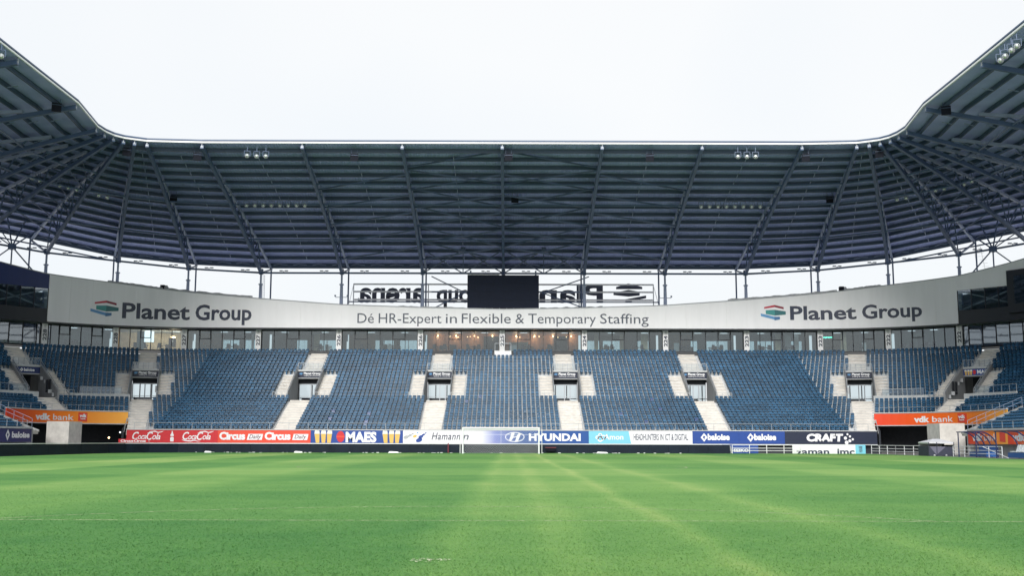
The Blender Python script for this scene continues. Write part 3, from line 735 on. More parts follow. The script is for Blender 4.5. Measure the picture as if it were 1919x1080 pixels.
for g, ai, word, where in PORT:
    (ax, ay), d = AIS[ai]; U = Vector((g*math.sin(d), math.cos(d), 0)); L = Vector((math.cos(d), -g*math.sin(d), 0))
    o = Vector((AX+g*ax, ay, 0))
    def al(R):
        lo, hi = -12, 40
        for _ in range(40):
            m_ = (lo+hi)/2; p = o+U*m_; xx = abs((p.x-AX)*g); dx = max(0, xx-HX); dy = p.y-CY
            r = (math.hypot(dx, dy) if dy > 0 else dx) if dx > 0 else dy
            if r < R: lo = m_
            else: hi = m_
        return (lo+hi)/2
    a0, a1 = al(Rk(12)+.35), al(Rk(21)-.25)
    hw = 1.48; zb = zf(12); zt = zf(21)
    t = thing('stand_entrance', 'grey stand entrance %s' % where, 'entrance', o+U*a0+Vector((0, 0, zb)))
    def pt(la, al_, z): q = o+U*al_+L*la; return (q.x, q.y, z)
    for sg in (-1, 1):
        b = MB(); la, lb = sorted((sg*hw, sg*(hw+.12)))
        b.hexa([pt(la, a0, zb-.1), pt(lb, a0, zb-.1), pt(lb, a1, zb-.1), pt(la, a1, zb-.1), pt(la, a0, zb+.95), pt(lb, a0, zb+.95), pt(lb, a1, zt+.75), pt(la, a1, zt+.75)])
        b.obj('side_wall', 'wallgrey', t)
        b = MB(); w = sg*(hw+.06)
        for hh in (.35, .08): b.bar(pt(w, a0, zb+.95+hh), pt(w, a1-.3, zt+.70+hh), .05)
        for q in range(6):
            u = q/5; b.bar(pt(w, a0+(a1-.3-a0)*u, zb+.95+(zt-.25-zb)*u), pt(w, a0+(a1-.3-a0)*u, zb+1.3+(zt-.25-zb)*u), .04)
        b.obj('handrail', 'galv', t)
        # balustrade in front of the side stairs, one clear panel
        b = MB(); w0, w1 = sg*(hw+.12), sg*(hw+1.75)
        b.bar(pt(w0, a0-.15, zb+1.12), pt(w1, a0-.15, zb+1.12), .05); b.bar(pt(w0, a0-.15, zb+.65), pt(w1, a0-.15, zb+.65), .03)
        for q in range(4): x = w0+(w1-w0)*q/3; b.bar(pt(x, a0-.15, zb), pt(x, a0-.15, zb+1.12), .045)
        b.obj('gate_rail', 'galv', t)
        if ai < 3: MB().hexa([pt(min(w0, w1), a0-.36, zb-.32), pt(max(w0, w1), a0-.36, zb-.32), pt(max(w0, w1), a0-.2, zb-.32), pt(min(w0, w1), a0-.2, zb-.32), pt(min(w0, w1), a0-.36, zb+.12), pt(max(w0, w1), a0-.36, zb+.12), pt(max(w0, w1), a0-.2, zb+.12), pt(min(w0, w1), a0-.2, zb+.12)]).obj('kerb_stone', 'kerb', t)
    # floor, back wall with door opening, ceiling
    MB().quad(pt(-hw, a0, zb-.03), pt(hw, a0, zb-.03), pt(hw, a1+3, zb-.03), pt(-hw, a1+3, zb-.03)).obj('floor', 'concrete', t)
    sy = a1-.15
    b = MB().hexa([pt(-hw, sy-.1, zt-.55), pt(hw, sy-.1, zt-.55), pt(hw, sy+.2, zt-.55), pt(-hw, sy+.2, zt-.55), pt(-hw, sy-.1, zt+.36), pt(hw, sy-.1, zt+.36), pt(hw, sy+.2, zt+.36), pt(-hw, sy+.2, zt+.36)])
    b.obj('lintel', 'wallgrey', t)
    MB().hexa([pt(-hw-.12, sy-.25, zt+.36), pt(hw+.12, sy-.25, zt+.36), pt(hw+.12, sy+.35, zt+.36), pt(-hw-.12, sy+.35, zt+.36), pt(-hw-.12, sy-.25, zt+.56), pt(hw+.12, sy-.25, zt+.56), pt(hw+.12, sy+.35, zt+.56), pt(-hw-.12, sy+.35, zt+.56)]).obj('coping', 'kerb', t)
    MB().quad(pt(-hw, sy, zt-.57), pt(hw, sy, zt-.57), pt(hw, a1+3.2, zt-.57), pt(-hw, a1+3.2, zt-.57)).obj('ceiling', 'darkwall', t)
    # sign
    sg_ = MB().hexa([pt(-hw+.02, sy-.18, zt-.40), pt(hw-.02, sy-.18, zt-.40), pt(hw-.02, sy-.11, zt-.40), pt(-hw+.02, sy-.11, zt-.40), pt(-hw+.02, sy-.18, zt+.30), pt(hw-.02, sy-.18, zt+.30), pt(hw-.02, sy-.11, zt+.30), pt(-hw+.02, sy-.11, zt+.30)])
    sign = sg_.obj('sign_board', {'baloise': 'navy', 'MAES': 'blue'}.get(word, 'navy2'), t)
    def on(shape, x, z, m, nm='lettering'):
        return put_plane(shape, Vector(pt(x, sy-.18, z)), L, m, sign, nm, off=.012)
    if word == 'Planet Group':
        on(fit(word, 2.0, .30, .03), -.78, zt-.02, 'pwhite'); on(fit('staffing & consulting', 1.95, .10, .01), -.76, zt-.22, 'pwhite')
        for sh, m in logo_stack(.44, .26): on(moved(sh, 0, 0), -1.35, zt-.05, 'lblue', 'logo'); 
    elif word == 'baloise':
        on(fit(word, 1.15, .34, .03), -.30, zt-.17, 'pwhite'); on(diamond(.34), -.72, zt-.03, 'pwhite', 'logo')
    else:
        on(fit(word, 1.35, .42, .04), .05, zt-.22, 'pwhite')
        for sh, m in glasses(.95, .6): on(sh, -1.4, zt-.36, m, 'beer_glass')
        on(shp([disc(0, 0, .17, .26)]), -.25, zt-.05, 'red', 'logo')
    b = MB(); b.bar(pt(-hw-.02, sy-.15, zt-.44), pt(hw+.02, sy-.15, zt-.44), .06); b.obj('sign_rail', 'kerb', t)
    # pale railing panel over the lintel
    b = MB()
    for q in range(6): x = -hw+2*hw*q/5; b.bar(pt(x, sy-.1, zt+.5), pt(x, sy-.1, zt+1.35), .05)
    b.bar(pt(-hw, sy-.1, zt+1.35), pt(hw, sy-.1, zt+1.35), .05); b.obj('guard_rail', 'galv', t)
    MB().quad(pt(-hw, sy-.07, zt+.56), pt(hw, sy-.07, zt+.56), pt(hw, sy-.07, zt+1.3), pt(-hw, sy-.07, zt+1.3)).obj('clear_panel', 'glass_cl', t)
    # glazed doors at the back of the portal and what shows through them
    dy = a1+.6
    if ai < 3:
        b = MB(); zt2 = zb+2.35
        for x in (-hw+.04, -.05, .62, hw-.04): b.bar(pt(x, dy, zb), pt(x, dy, zt2), .09)
        b.bar(pt(-hw, dy, zt2), pt(hw, dy, zt2), .1); b.bar(pt(-hw, dy, zb+.9), pt(hw, dy, zb+.9), .05)
        b.obj('door_frame', 'galv', t)
        MB().quad(pt(-hw, dy+.02, zb), pt(hw, dy+.02, zb), pt(hw, dy+.02, zt2), pt(-hw, dy+.02, zt2)).obj('door_glass', 'glass', t)
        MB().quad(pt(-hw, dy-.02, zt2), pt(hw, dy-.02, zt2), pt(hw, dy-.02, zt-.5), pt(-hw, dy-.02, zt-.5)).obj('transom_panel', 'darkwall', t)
        b = MB(); b.quad(pt(-4, dy+6, zb-.02), pt(4, dy+6, zb-.02), pt(4, dy-1, zb-.02), pt(-4, dy-1, zb-.02))
        b.obj('hall_floor', 'roompale', t)
        b = MB()
        for x in (-2.6, -.9, .5, 2.0): b.bar(pt(x, dy+5.6, zb), pt(x, dy+5.6, zb+3.2), .12)
        b.bar(pt(-4, dy+5.6, zb+.9), pt(4, dy+5.6, zb+.9), .1); b.bar(pt(-4, dy+5.6, zb+3.1), pt(4, dy+5.6, zb+3.1), .3); b.obj('hall_window_frame', 'mull', t)
        MB().hexa([pt(-1.3, dy+2.4, zb), pt(-.7, dy+2.4, zb), pt(-.7, dy+2.8, zb), pt(-1.3, dy+2.8, zb), pt(-1.3, dy+2.4, zb+.7), pt(-.7, dy+2.4, zb+.7), pt(-.7, dy+2.8, zb+.7), pt(-1.3, dy+2.8, zb+.7)]).obj('hall_counter', 'black', t)
        MB().hexa([pt(-hw+.1, dy+1.2, zb), pt(hw-.2, dy+1.2, zb), pt(hw-.2, dy+1.5, zb), pt(-hw+.1, dy+1.5, zb), pt(-hw+.1, dy+1.2, zb+.75), pt(hw-.9, dy+1.2, zb+.75), pt(hw-.9, dy+1.5, zb+.75), pt(-hw+.1, dy+1.5, zb+.75)]).obj('hall_bench', 'black', t)
    else:
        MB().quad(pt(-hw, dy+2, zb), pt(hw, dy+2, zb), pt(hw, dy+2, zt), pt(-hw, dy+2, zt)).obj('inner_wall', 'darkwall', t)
        b = MB()
        for x in (.2, .75): b.hexa([pt(g*-1*hw*.96, a0+1.6+x*1.6, zb+.9), pt(g*-1*hw*.9, a0+1.6+x*1.6, zb+.9), pt(g*-1*hw*.9, a0+2.1+x*1.6, zb+.9), pt(g*-1*hw*.96, a0+2.1+x*1.6, zb+.9), pt(g*-1*hw*.96, a0+1.6+x*1.6, zb+2.3), pt(g*-1*hw*.9, a0+1.6+x*1.6, zb+2.3), pt(g*-1*hw*.9, a0+2.1+x*1.6, zb+2.3), pt(g*-1*hw*.96, a0+2.1+x*1.6, zb+2.3)])
        b.obj('wall_slot', 'darkwall', t)
# ================================================================== ADVERT BOARDS
AR = 6.0; AZ0, AZ1 = .95, 2.27; AH = AZ1-AZ0
def xs(px): return s_px(px, AR)
def board(px0, px1, m, label, uvs=False):
    a, c = xs(px0)+.006, xs(px1)-.006
    t = strip(a, c, AR, AZ0, AZ1, 'advert_board', m, None, th=.06, uvs=uvs)
    tag(t, label, 'advert board', 'advert boards along the front of the stand')
    return t
def bt(t, txt, px0, px1, h0, hc, m, bold=.03, shear=0, spacing=1, nm='lettering'):
    return put(fit(txt, xs(px1)-xs(px0), hc, bold, shear, spacing), xs(px0), AR, AZ0+h0, m, t, nm, off=.045)
def bs(t, shape, px, h0, m, nm='logo', off=.045): return put(shape, xs(px), AR, AZ0+h0, m, t, nm, off)
# red drinks board, two script words and a bottle
t = board(246, 415, 'red', 'red drinks board with two white script words and a bottle, left end')
for p0 in (256, 349):
    w = xs(p0+55)-xs(p0); k = w/55.0
    bt(t, 'C', p0+1, p0+13, .32, .82, 'pwhite', .02, .3); bt(t, 'oca', p0+11.5, p0+27, .34, .66, 'pwhite', .012, .3, .9)
    bt(t, 'C', p0+27.5, p0+39, .30, .84, 'pwhite', .02, .3); bt(t, 'ola', p0+38, p0+53, .34, .66, 'pwhite', .012, .3, .9)
    bs(t, stroke([(0, .30), (.12*w, .20), (.3*w, .17), (.42*w, .25), (.52*w, .15), (.62*w, .13)], [.03, .10, .12, .09, .06, .02]), p0, 0, 'pwhite', 'swash')
    bs(t, stroke([(.52*w, .98), (.62*w, 1.13), (.78*w, 1.17), (.88*w, 1.05), (1.0*w, 1.12), (1.06*w, 1.2)], [.03, .08, .10, .10, .08, .02]), p0, 0, 'pwhite', 'swash')
    bs(t, shp([[(.50*w, .62), (.56*w, .62), (.56*w, .70), (.50*w, .70)]]), p0-2, 0, 'pwhite', 'dash', .05)
bs(t, shp([[(0, .12), (.34, .12), (.36, .45), (.30, .60), (.36, .78), (.24, 1.0), (.22, 1.2), (.12, 1.2), (.10, 1.0), (-.02, .78), (.04, .60), (-.02, .45)]]), 327.6, 0, 'pwhite', 'bottle_mark')
bs(t, shp([[(.0, .60), (.33, .60), (.33, .68), (.0, .68)]]), 327.6, 0, 'red', 'bottle_band', .05)
# orange-red board
t = board(415, 587, 'cred', 'orange-red board with the same white word and white tag twice')
for p0 in (418, 502):
    bt(t, 'Circus', p0, p0+48, .36, .76, 'pwhite', .05, 0, .95)
    w = xs(p0+81)-xs(p0+51)
    bs(t, shp([[(0, .30), (w*.93, .30), (w, .92), (w*.09, .92)]]), p0+51, 0, 'pwhite', 'tag')
    put(fit('Daily', w*.74, .42, .008, .25), xs(p0+51)+w*.14, AR, AZ0+.45, 'maroon', t, 'lettering', off=.055)
# blue beer board
t = board(587, 758, 'blue', 'blue beer board with foaming glasses at both ends')
for p0 in (592, 718):
    for sh, m in glasses(xs(p0+36)-xs(p0), 1.28): bs(t, sh, p0, .02, m, 'beer_glass')
bs(t, shp([disc(0, 0, .42, .58, 18)]), 642.5, .66, 'red'); bs(t, shp([[(-.42, -.08), (.42, -.08), (.42, .08), (-.42, .08)]]), 642.5, .66, 'cred', 'logo_band', .055)
bt(t, 'MAES', 652, 709, .14, 1.02, 'pwhite', .05)
# white board
t = board(758, 866, 'pwhite', 'white board with coloured dots and thin slanted lettering left of the goal')
for dx, dy, r, m in ((8, .62, .22, 'tarp'), (15, .80, .16, 'tarp'), (20, .98, .10, 'tarp'), (24, .72, .17, 'beer'), (29, 1.08, .08, 'lblue'), (32, .32, .27, 'blue'), (35, .66, .20, 'blue'), (40, .88, .13, 'blue'), (44, 1.05, .08, 'blue')):
    bs(t, shp([disc(0, 0, r*1.3, r*.8, 12, .35)]), 756+dx, dy, m, 'dot')
bt(t, 'Hamann', 811, 864, .38, .76, 'ink', .012, .25, 1.1)
t = board(866, 900, 'pwhite', 'short plain white board ending inside the left goal post')
bt(t, 'n', 868.5, 880, .38, .76, 'ink', .012, .25)
t = board(900, 1102, 'hyfade', 'board fading from white to royal blue with an oval emblem behind the goal', True)
cx = xs(965)
put(ring(0, 0, 1.02, .52, .085), cx, AR, AZ0+.66, 'pwhite', t, 'oval', .045)
put(shp([[(-.62, -.40), (-.42, -.44), (-.12, -.06), (.18, -.02), (.02, -.44), (.34, -.44), (.66, .38), (.44, .42), (.16, .08), (-.16, .02), (.0, .42), (-.34, .42)]]), cx, AR, AZ0+.66, 'pwhite', t, 'emblem', .045)
bt(t, 'HYUNDAI', 991, 1087, .30, .74, 'pwhite', .045, 0, 1.02)
t = board(1102, 1176, 'cyan', 'light blue board with a white knot mark and serif-like word')
bs(t, merge(ring(.35, .45, .3, .3, .13, 12), ring(.35, .85, .22, .22, .1, 12), ring(.7, .62, .26, .26, .12, 12), ring(.05, .62, .2, .2, .1, 12)), 1117, .02, 'pwhite')
bt(t, 'Amon', 1130, 1166, .42, .58, 'pwhite', .015)
t = board(1176, 1294, 'pwhite', 'white board of narrow grey capitals right of the goal')
bs(t, shp([[(-.05, 0), (.22, 0), (-.05, 1.3)]]), 1176.5, .01, 'cyan', 'slant')
bt(t, 'HEADHUNTERS IN ICT & DIGITAL', 1185, 1286, .38, .66, 'ink2', .018)
for q, (b0, b1, lab) in enumerate(((1294, 1380, 'royal blue board with a white diamond and word, left one of two'), (1380, 1465, 'royal blue board with a white diamond and word, beside the black board'))):
    t = board(b0, b1, 'blue', lab); x0 = 1309 if q == 0 else 1395
    bs(t, diamond(.72), x0, .66, 'pwhite'); bt(t, 'baloise', x0+13, x0+54, .42, .62, 'pwhite', .05)
t = board(1465, 1636, 'navy2', 'near-black board with bold white capitals and a fan of dots, right end')
bt(t, 'CRAFT', 1505, 1573, .32, .74, 'pwhite', .06, .08)
for dx, dy, r in ((3, .62, .17), (5, .16, .20), (7, 1.02, .11), (10, .62, .0), (11, .34, .16), (11.5, .80, .12), (16.5, .50, .12)):
    if r: bs(t, shp([disc(0, 0, r, r, 14)]), 1574+dx, dy, 'pwhite', 'dot')
# rails above and below the boards
for z0, z1, m in ((AZ1, AZ1+.10, 'kerb'), (AZ0-.12, AZ0-.02, 'kerb')):
    strip(xs(245), xs(1636), AR, z0+.004, z1, 'board_rail', m, stand, th=.14)
# side stand front boards
for g in (-1, 1):
    for i in range(5):
        ya = 100.6-i*8.0; s0 = HX+AR*PI/2+(CY-ya); s1 = s0+7.99
        a, c = sorted((g*s0, g*s1))
        m = 'navy' if g < 0 else 'orange'
        t = strip(a, c, AR, 1.02, 2.2, 'advert_board', m, None, th=.06, uvs=True)
        lab = ('navy board with white diamond, left side stand, number %d from the corner' % (i+1)) if g < 0 else ('orange bank board, right side stand, number %d from the corner' % (i+1))
        tag(t, lab.replace('number 1', 'nearest').replace('number 2', 'second').replace('number 3', 'third').replace('number 4', 'fourth').replace('number 5', 'fifth').replace('nearest from', 'nearest'), 'advert board')
        if g < 0:
            put(fit('baloise', 3.6, .50, .05), c-6.0+2.0, AR, 1.42, 'pwhite', t, off=.045); put(diamond(.8), c-5.2, AR, 1.62, 'pwhite', t, 'logo', .045)
        else:
            put(fit('vdk', 2.3, .62, .05), a+.9, AR, 1.32, 'pwhite', t, off=.045); put(fit('bank', 2.6, .62, .012), a+3.4, AR, 1.32, 'pwhite', t, off=.045)
            put(shp([[(0, 0), (1.1, -.08), (1.1, .8), (0, .8)]]), a+6.5, AR, 1.25, 'cred', t, 'logo', .045)
        strip(a, c, AR, 2.204, 2.36, 'board_rail', 'kerb', t, th=.2)
# orange bank boards over the corner openings
for g, lab in ((-1, 'long orange to yellow bank board over the left corner opening'), (1, 'long orange to yellow bank board over the right corner opening')):
    R = 10.7; z0, z1 = 2.98, 4.22
    if g < 0: a, c = s_px(20, R), s_px(247, R)
    else: a, c = s_px(1632, R), s_px(1880, R)
    t = strip(a, c, R, z0, z1, 'advert_board', 'orange', None, th=.08, step=.8, uvs=True); tag(t, lab, 'advert board', 'orange bank boards over the corner openings')
    def q(px): return s_px(px, R)
    if g < 0: w = [(74, 103, 'vdk', .05), (107, 146, 'bank', .012)]; lg = 154
    else: w = [(1706, 1735, 'vdk', .05), (1740, 1779, 'bank', .012)]; lg = 1788
    for p0, p1, tx, bo in w: put(fit(tx, q(p1)-q(p0), .62, bo), q(p0), R, z0+.30, 'pwhite', t, off=.06)
    lw = q(lg+17)-q(lg)
    put(shp([[(0, .08), (lw, 0), (lw, .95), (0, .98)]]), q(lg), R, z0+.14, 'cred', t, 'logo', .055)
    put(fit('vdk', lw*.8, .34, .05), q(lg)+lw*.1, R, z0+.62, 'pwhite', t, off=.14); put(fit('bank', lw*.55, .17, .03), q(lg)+lw*.25, R, z0+.38, 'pwhite', t, off=.14)
    strip(a, c, R-.01, z1+.004, z1+.12, 'coping', 'kerb', t, th=.16, step=.8); strip(a, c, R-.01, z0-.10, z0-.004, 'bottom_rail', 'kerb', t, th=.14, step=.8)

# ================================================================== PERIMETER WALL, BEHIND THE GOAL
WZ = .95
pw = thing('perimeter_wall', 'low navy padded wall with a white cap along the far end and left side of the pitch', 'wall', (AX, 111.6, 0))
path = [(-37.3, 60), (-37.3, 70), (-37.3, 80), (-37.3, 90), (-37.3, 97), (-37.3, 103.5), (-36.7, 106.5), (-35.3, 109), (-33, 110.9), (-30.5, 111.6)]
path += [(x, 111.6) for x in range(-28, 22, 2)]+[(22.2, 111.6)]
for i in range(len(path)-1):
    (x0, y0), (x1, y1) = path[i], path[i+1]; d = Vector((x1-x0, y1-y0, 0)); n_ = Vector((d.y, -d.x, 0)).normalized(); L_ = d.length
    e = d.normalized()*.012
    A_, B_ = Vector((x0, y0, 0))+e, Vector((x1, y1, 0))-e
    b = MB().hexa([A_, B_, B_-n_*.18, A_-n_*.18, A_+Vector((0, 0, .86)), B_+Vector((0, 0, .86)), B_-n_*.18+Vector((0, 0, .86)), A_-n_*.18+Vector((0, 0, .86))])
    b.obj('wall_pad', 'pad', pw)
b = MB()
for i in range(len(path)-1):
    (x0, y0), (x1, y1) = path[i], path[i+1]; b.bar((x0, y0+.09, .915), (x1, y1+.09, .915), .14, .055)
b.obj('wall_cap', 'white', pw)
# goal
goal = thing('goal', 'white football goal with a net standing in front of the blue board', 'goal', (XG, GL, 0))
gl = atY(867, 851, GL).x; gr = atY(1010, 851, GL).x; gh = 2.44
for x in (gl, gr): MB().tube((x, GL, 0), (x, GL, gh+.06), .075, n=12).obj('post', 'white', goal)
MB().tube((gl, GL, gh), (gr, GL, gh), .07, n=12).obj('crossbar', 'white', goal)
b = MB()
for x in (gl, gr): b.tube((x-.35 if x == gl else x+.35, GL+2.4, 0), (x-.35 if x == gl else x+.35, GL+2.4, 2.3), .035, n=6)
b.obj('net_stanchion', 'white', goal)
nb = MB(); nb.tube(((gl+gr)/2, GL+2.2, 0.9), ((gl+gr)/2, GL+2.2, 2.35), .02, n=5)
NW = .12
def net_panel(o_, u, v, nu, nv, w=.011):
    o_, u, v = Vector(o_), Vector(u), Vector(v)
    # diamond mesh
    lu, lv = u.length, v.length; U_, V_ = u.normalized(), v.normalized(); st = .24
    k = -lv
    while k < lu:
        for sgn in (1, -1):
            if sgn == 1: a0, t0 = k, 0; pts = [(k+t, t) for t in (max(0, -k), min(lv, lu-k))]
            else: pts = [(k+lv-t, t) for t in (max(0, k+lv-lu), min(lv, k+lv))]
            (xa, ya), (xb, yb) = pts
            if xb != xa: nb.bar(o_+U_*xa+V_*ya, o_+U_*xb+V_*yb, w)
        k += st
yb_ = GL+2.0
net_panel((gl, yb_, 0.0), (gr-gl, 0, 0), (0, .0, 2.3), 0, 0)
net_panel((gl, GL, 2.4), (gr-gl, 0, 0), (0, 2.0, -.10), 0, 0)
for x in (gl, gr): net_panel((x, GL, .0), (0, 2.0, 0), (0, 0, 2.3), 0, 0)
n_ = nb.obj('net', 'netw', goal)
b = MB(); b.bar((gl-.1, yb_, 2.3), (gr+.1, yb_, 2.3), .05); b.bar((gl, yb_, 1.82), (gr, yb_, 1.82), .03); b.obj('net_rope', 'white', goal)
# white line pieces/blocks on the grass before the wall
for px, w, lab in ((391, 13, 'white low block at the foot of the wall below the orange-red board'), (560, 16, 'flat white block at the foot of the wall left of the beer board middle'), (738, 20, 'longest white block at the foot of the wall left of the goal'), (1128, 22, 'flat white block at the foot of the wall right of the goal')):
    p = atY(px, 850, 110.9); hw_ = w/2*.054
    b = MB().hexa([(p.x-hw_, 110.5, 0), (p.x+hw_, 110.5, 0), (p.x+hw_, 110.9, 0), (p.x-hw_, 110.9, 0), (p.x-hw_*.7, 110.55, .16), (p.x+hw_*.8, 110.55, .12), (p.x+hw_*.8, 110.85, .12), (p.x-hw_*.7, 110.85, .16)])
    tag(b.obj('ground_block', 'white'), lab, 'block', 'white blocks along the wall foot')
b = MB()
for i in range(60):
    x = random.uniform(-35, 20); y = 111.3; h = random.uniform(.02, .06); w = random.uniform(.05, .3); b.box(x, x+w, y, y+.08, 0, h)
tag(b.obj('litter', 'white'), 'bits of white debris along the foot of the wall', 'litter', None, 'stuff')
p = atY(840, 840, 111.3); tag(MB().tube((p.x, 111.2, 0), (p.x, 111.2, 1.0), .05, n=6).obj('marker_post', mat('dark_red', (.22, .03, .05), .5)), 'thin dark red post standing at the wall left of the goal', 'post')
bx = thing('bench', 'dark red bench hung on the wall just right of the goal', 'bench', (atY(1033, 842, 111.3).x, 111.3, .4))
x0, x1 = atY(1022, 842, 111.2).x, atY(1042, 842, 111.2).x
MB().box(x0, x1, 110.9, 111.4, .50, .60).obj('seat', 'maroon', bx); MB().box(x0+.1, x1-.1, 111.0, 111.4, .2, .46).obj('base', 'black', bx)
# red low boards on the wall at the left corner
t = MB().box(atY(222, 828, 112).x, atY(277, 828, 112).x, 112.0, 112.15, .95, 1.32).obj('low_board', 'red'); tag(t, 'low red board with small white words standing on the wall cap, left corner', 'advert board')
put_plane(fit('Circus', 1.3, .22, .04), (atY(226, 828, 112).x, 111.99, 1.03), (1, 0, 0), 'pwhite', t); put_plane(fit('Circus', 1.2, .22, .04), (atY(251, 828, 112).x, 111.99, 1.03), (1, 0, 0), 'pwhite', t)

# right: small boards and white railings
def bd(px0, px1, z0, z1, Y, m, label):
    x0, x1 = atY(px0, 840, Y).x, atY(px1, 840, Y).x
    return tag(MB().box(x0, x1, Y, Y+.06, z0, z1).obj('advert_board', m), label, 'advert board'), x0, x1
t, x0, x1 = bd(1353, 1421, 0, .88, 112.2, 'blue', 'small blue watch-maker board with a dark figure, behind the railing')
put_plane(fit('SEIKO', 1.55, .30, .045), (x0+1.15, 112.19, .17), (1, 0, 0), 'pwhite', t)
put_plane(shp([[(.05, .02), (1.05, .02), (.98, .45), (.82, .82), (.30, .84), (.12, .45)]]), (x0, 112.2, 0), (1, 0, 0), 'tarp', t, 'grey_figure'); put_plane(shp([[(.2, .05), (.9, .05), (.75, .5), (.5, .38), (.3, .52)]]), (x0, 112.2, 0), (1, 0, 0), 'ink', t, 'dark_print', .03)
t, x0, x1 = bd(1485, 1603, 0, .90, 111.8, 'pwhite', 'white board with large dark lowercase letters cut off by the turf')
put_plane(fit('zaman', 3.35, .66, .03), (x0+.35, 111.8, -.10), (1, 0, 0), 'ink', t); put_plane(fit('imc', 1.75, .66, .03), (x0+4.5, 111.8, -.10), (1, 0, 0), 'ink', t)
t, x0, x1 = bd(1603, 1622, 0, .90, 111.8, 'cyan', 'narrow pale blue board with upright letters beside the white board')
vs, fs = fit('HLN.BE', .62, .35, .02); put_plane(([(-y, x) for x, y in vs], fs), (x0+.68, 111.8, .15), (1, 0, 0), 'ink2', t)
def railing(pts, label, h=.85, sp=1.9):
    t = thing('railing', label, 'railing', pts[0]); b = MB(); c = 0
    for i in range(len(pts)-1):
        a, e = Vector(pts[i]), Vector(pts[i+1]); n = max(1, round((e-a).length/sp))
        for q in range(n+1):
            p = a+(e-a)*q/n; MB().tube(p, p+Vector((0, 0, h)), .035, n=6).obj('post', 'white', t)
        for hh in (h, h*.64, h*.33): b.tube(a+Vector((0, 0, hh)), e+Vector((0, 0, hh)), .028, n=6)
    b.obj('rail', 'white', t)
railing([(22.4, 111.5, 0), (29.3, 111.4, 0)], 'white tube railing before the dark gap and the small blue board', sp=1.75)
railing([(36.3, 111.2, 0), (36.9, 106, 0), (37.1, 99.5, 0)], 'white tube railing from the white board to the tent')
railing([(37.4, 93.5, 0), (37.3, 84, 0)], 'white tube railing between the tent and the far dugout', sp=2.2)
MB().tube((37.3, 87.5, .85), (37.3, 83, .02), .03, n=6).obj('brace', 'white', bpy.data.objects['railing.002'])
strip(xs(1353), xs(1640), AR+.5, -.005, .93, 'plinth_wall', 'darkwall', stand); strip(xs(245), xs(1353), AR+.5, -.005, .93, 'plinth_wall', 'darkwall', stand)
for g in (-1, 1):
    s0, s1 = sorted((g*(HX+(AR+.5)*PI/2+9.4), g*(HX+(AR+.5)*PI/2+50))); strip(s0, s1, AR+.5, -.005, 2.2, 'plinth_wall', 'wallgrey', stand, step=10)
# people-sized clutter inside the right opening
# small pop-up tent
tt = thing('shelter_tent', 'small navy shelter tent with a pale roof by the right corner opening', 'tent', (37.2, 96, 0))
Y0, Y1 = 94.6, 97.0; xa, xb = atY(1737, 840, 95).x, atY(1784, 840, 95).x; zt = 1.18
b = MB(); xm = (xa+xb)/2; ym = (Y0+Y1)/2
for c0, c1 in (((xa, Y0), (xb, Y0)), ((xb, Y0), (xb, Y1)), ((xb, Y1), (xa, Y1)), ((xa, Y1), (xa, Y0))): b.poly([(c0[0], c0[1], zt), (c1[0], c1[1], zt), (xm+(c1[0]-xm)*.25, ym, zt+.28), (xm+(c0[0]-xm)*.25, ym, zt+.28)])
for c0, c1 in (((xa, Y0), (xb, Y0)), ((xa, Y1), (xa, Y0)), ((xb, Y0), (xb, Y1))):
    b.quad((c0[0], c0[1], zt-.10), (c1[0], c1[1], zt-.13), (c1[0], c1[1], zt), (c0[0], c0[1], zt))
b.quad((xm-.28*(xb-xa), ym, zt+.279), (xm+.28*(xb-xa), ym, zt+.279), (xm+.28*(xb-xa), ym+.02, zt+.279), (xm-.28*(xb-xa), ym+.02, zt+.279))
b.obj('roof', 'tentw', tt)
b = MB(); b.box(xa, xb, Y0, Y0+.03, .02, .80); b.box(xa, xa+.03, Y0, Y1, .02, .85); b.box(xb-.03, xb, Y0, Y1, .02, .95); b.obj('side_wall', 'tentd', tt)
MB().box(xa+.05, xb-.05, Y1-.03, Y1, .8, zt).obj('rear_mesh', 'tentw', tt)
MB().poly([(xa+.1, Y0-.012, .80), (xa+(xb-xa)*.68, Y0-.012, .80), (xa+(xb-xa)*.3, Y0-.012, .10)]).obj('wall_pattern', 'tentm', tt)
for x in (xa, xa+(xb-xa)*.32, xb): MB().bar((x, Y0-.03, 0), (x, Y0-.03, zt), .05).obj('pole', 'tentd', tt)
MB().box(xa+(xb-xa)*.66, xa+(xb-xa)*.74, Y0+.6, Y0+.8, .0, 1.1).obj('inner_post', 'black', tt)
for i, x in enumerate((.15, .62)): tag(MB().ball((xa+(xb-xa)*x, Y0-.4, .07), .09, 6, 4).obj('sandbag', 'tarp'), 'grey sandbag at the %s foot of the small tent' % ('left', 'right')[i], 'sandbag', 'sandbags by the tent')
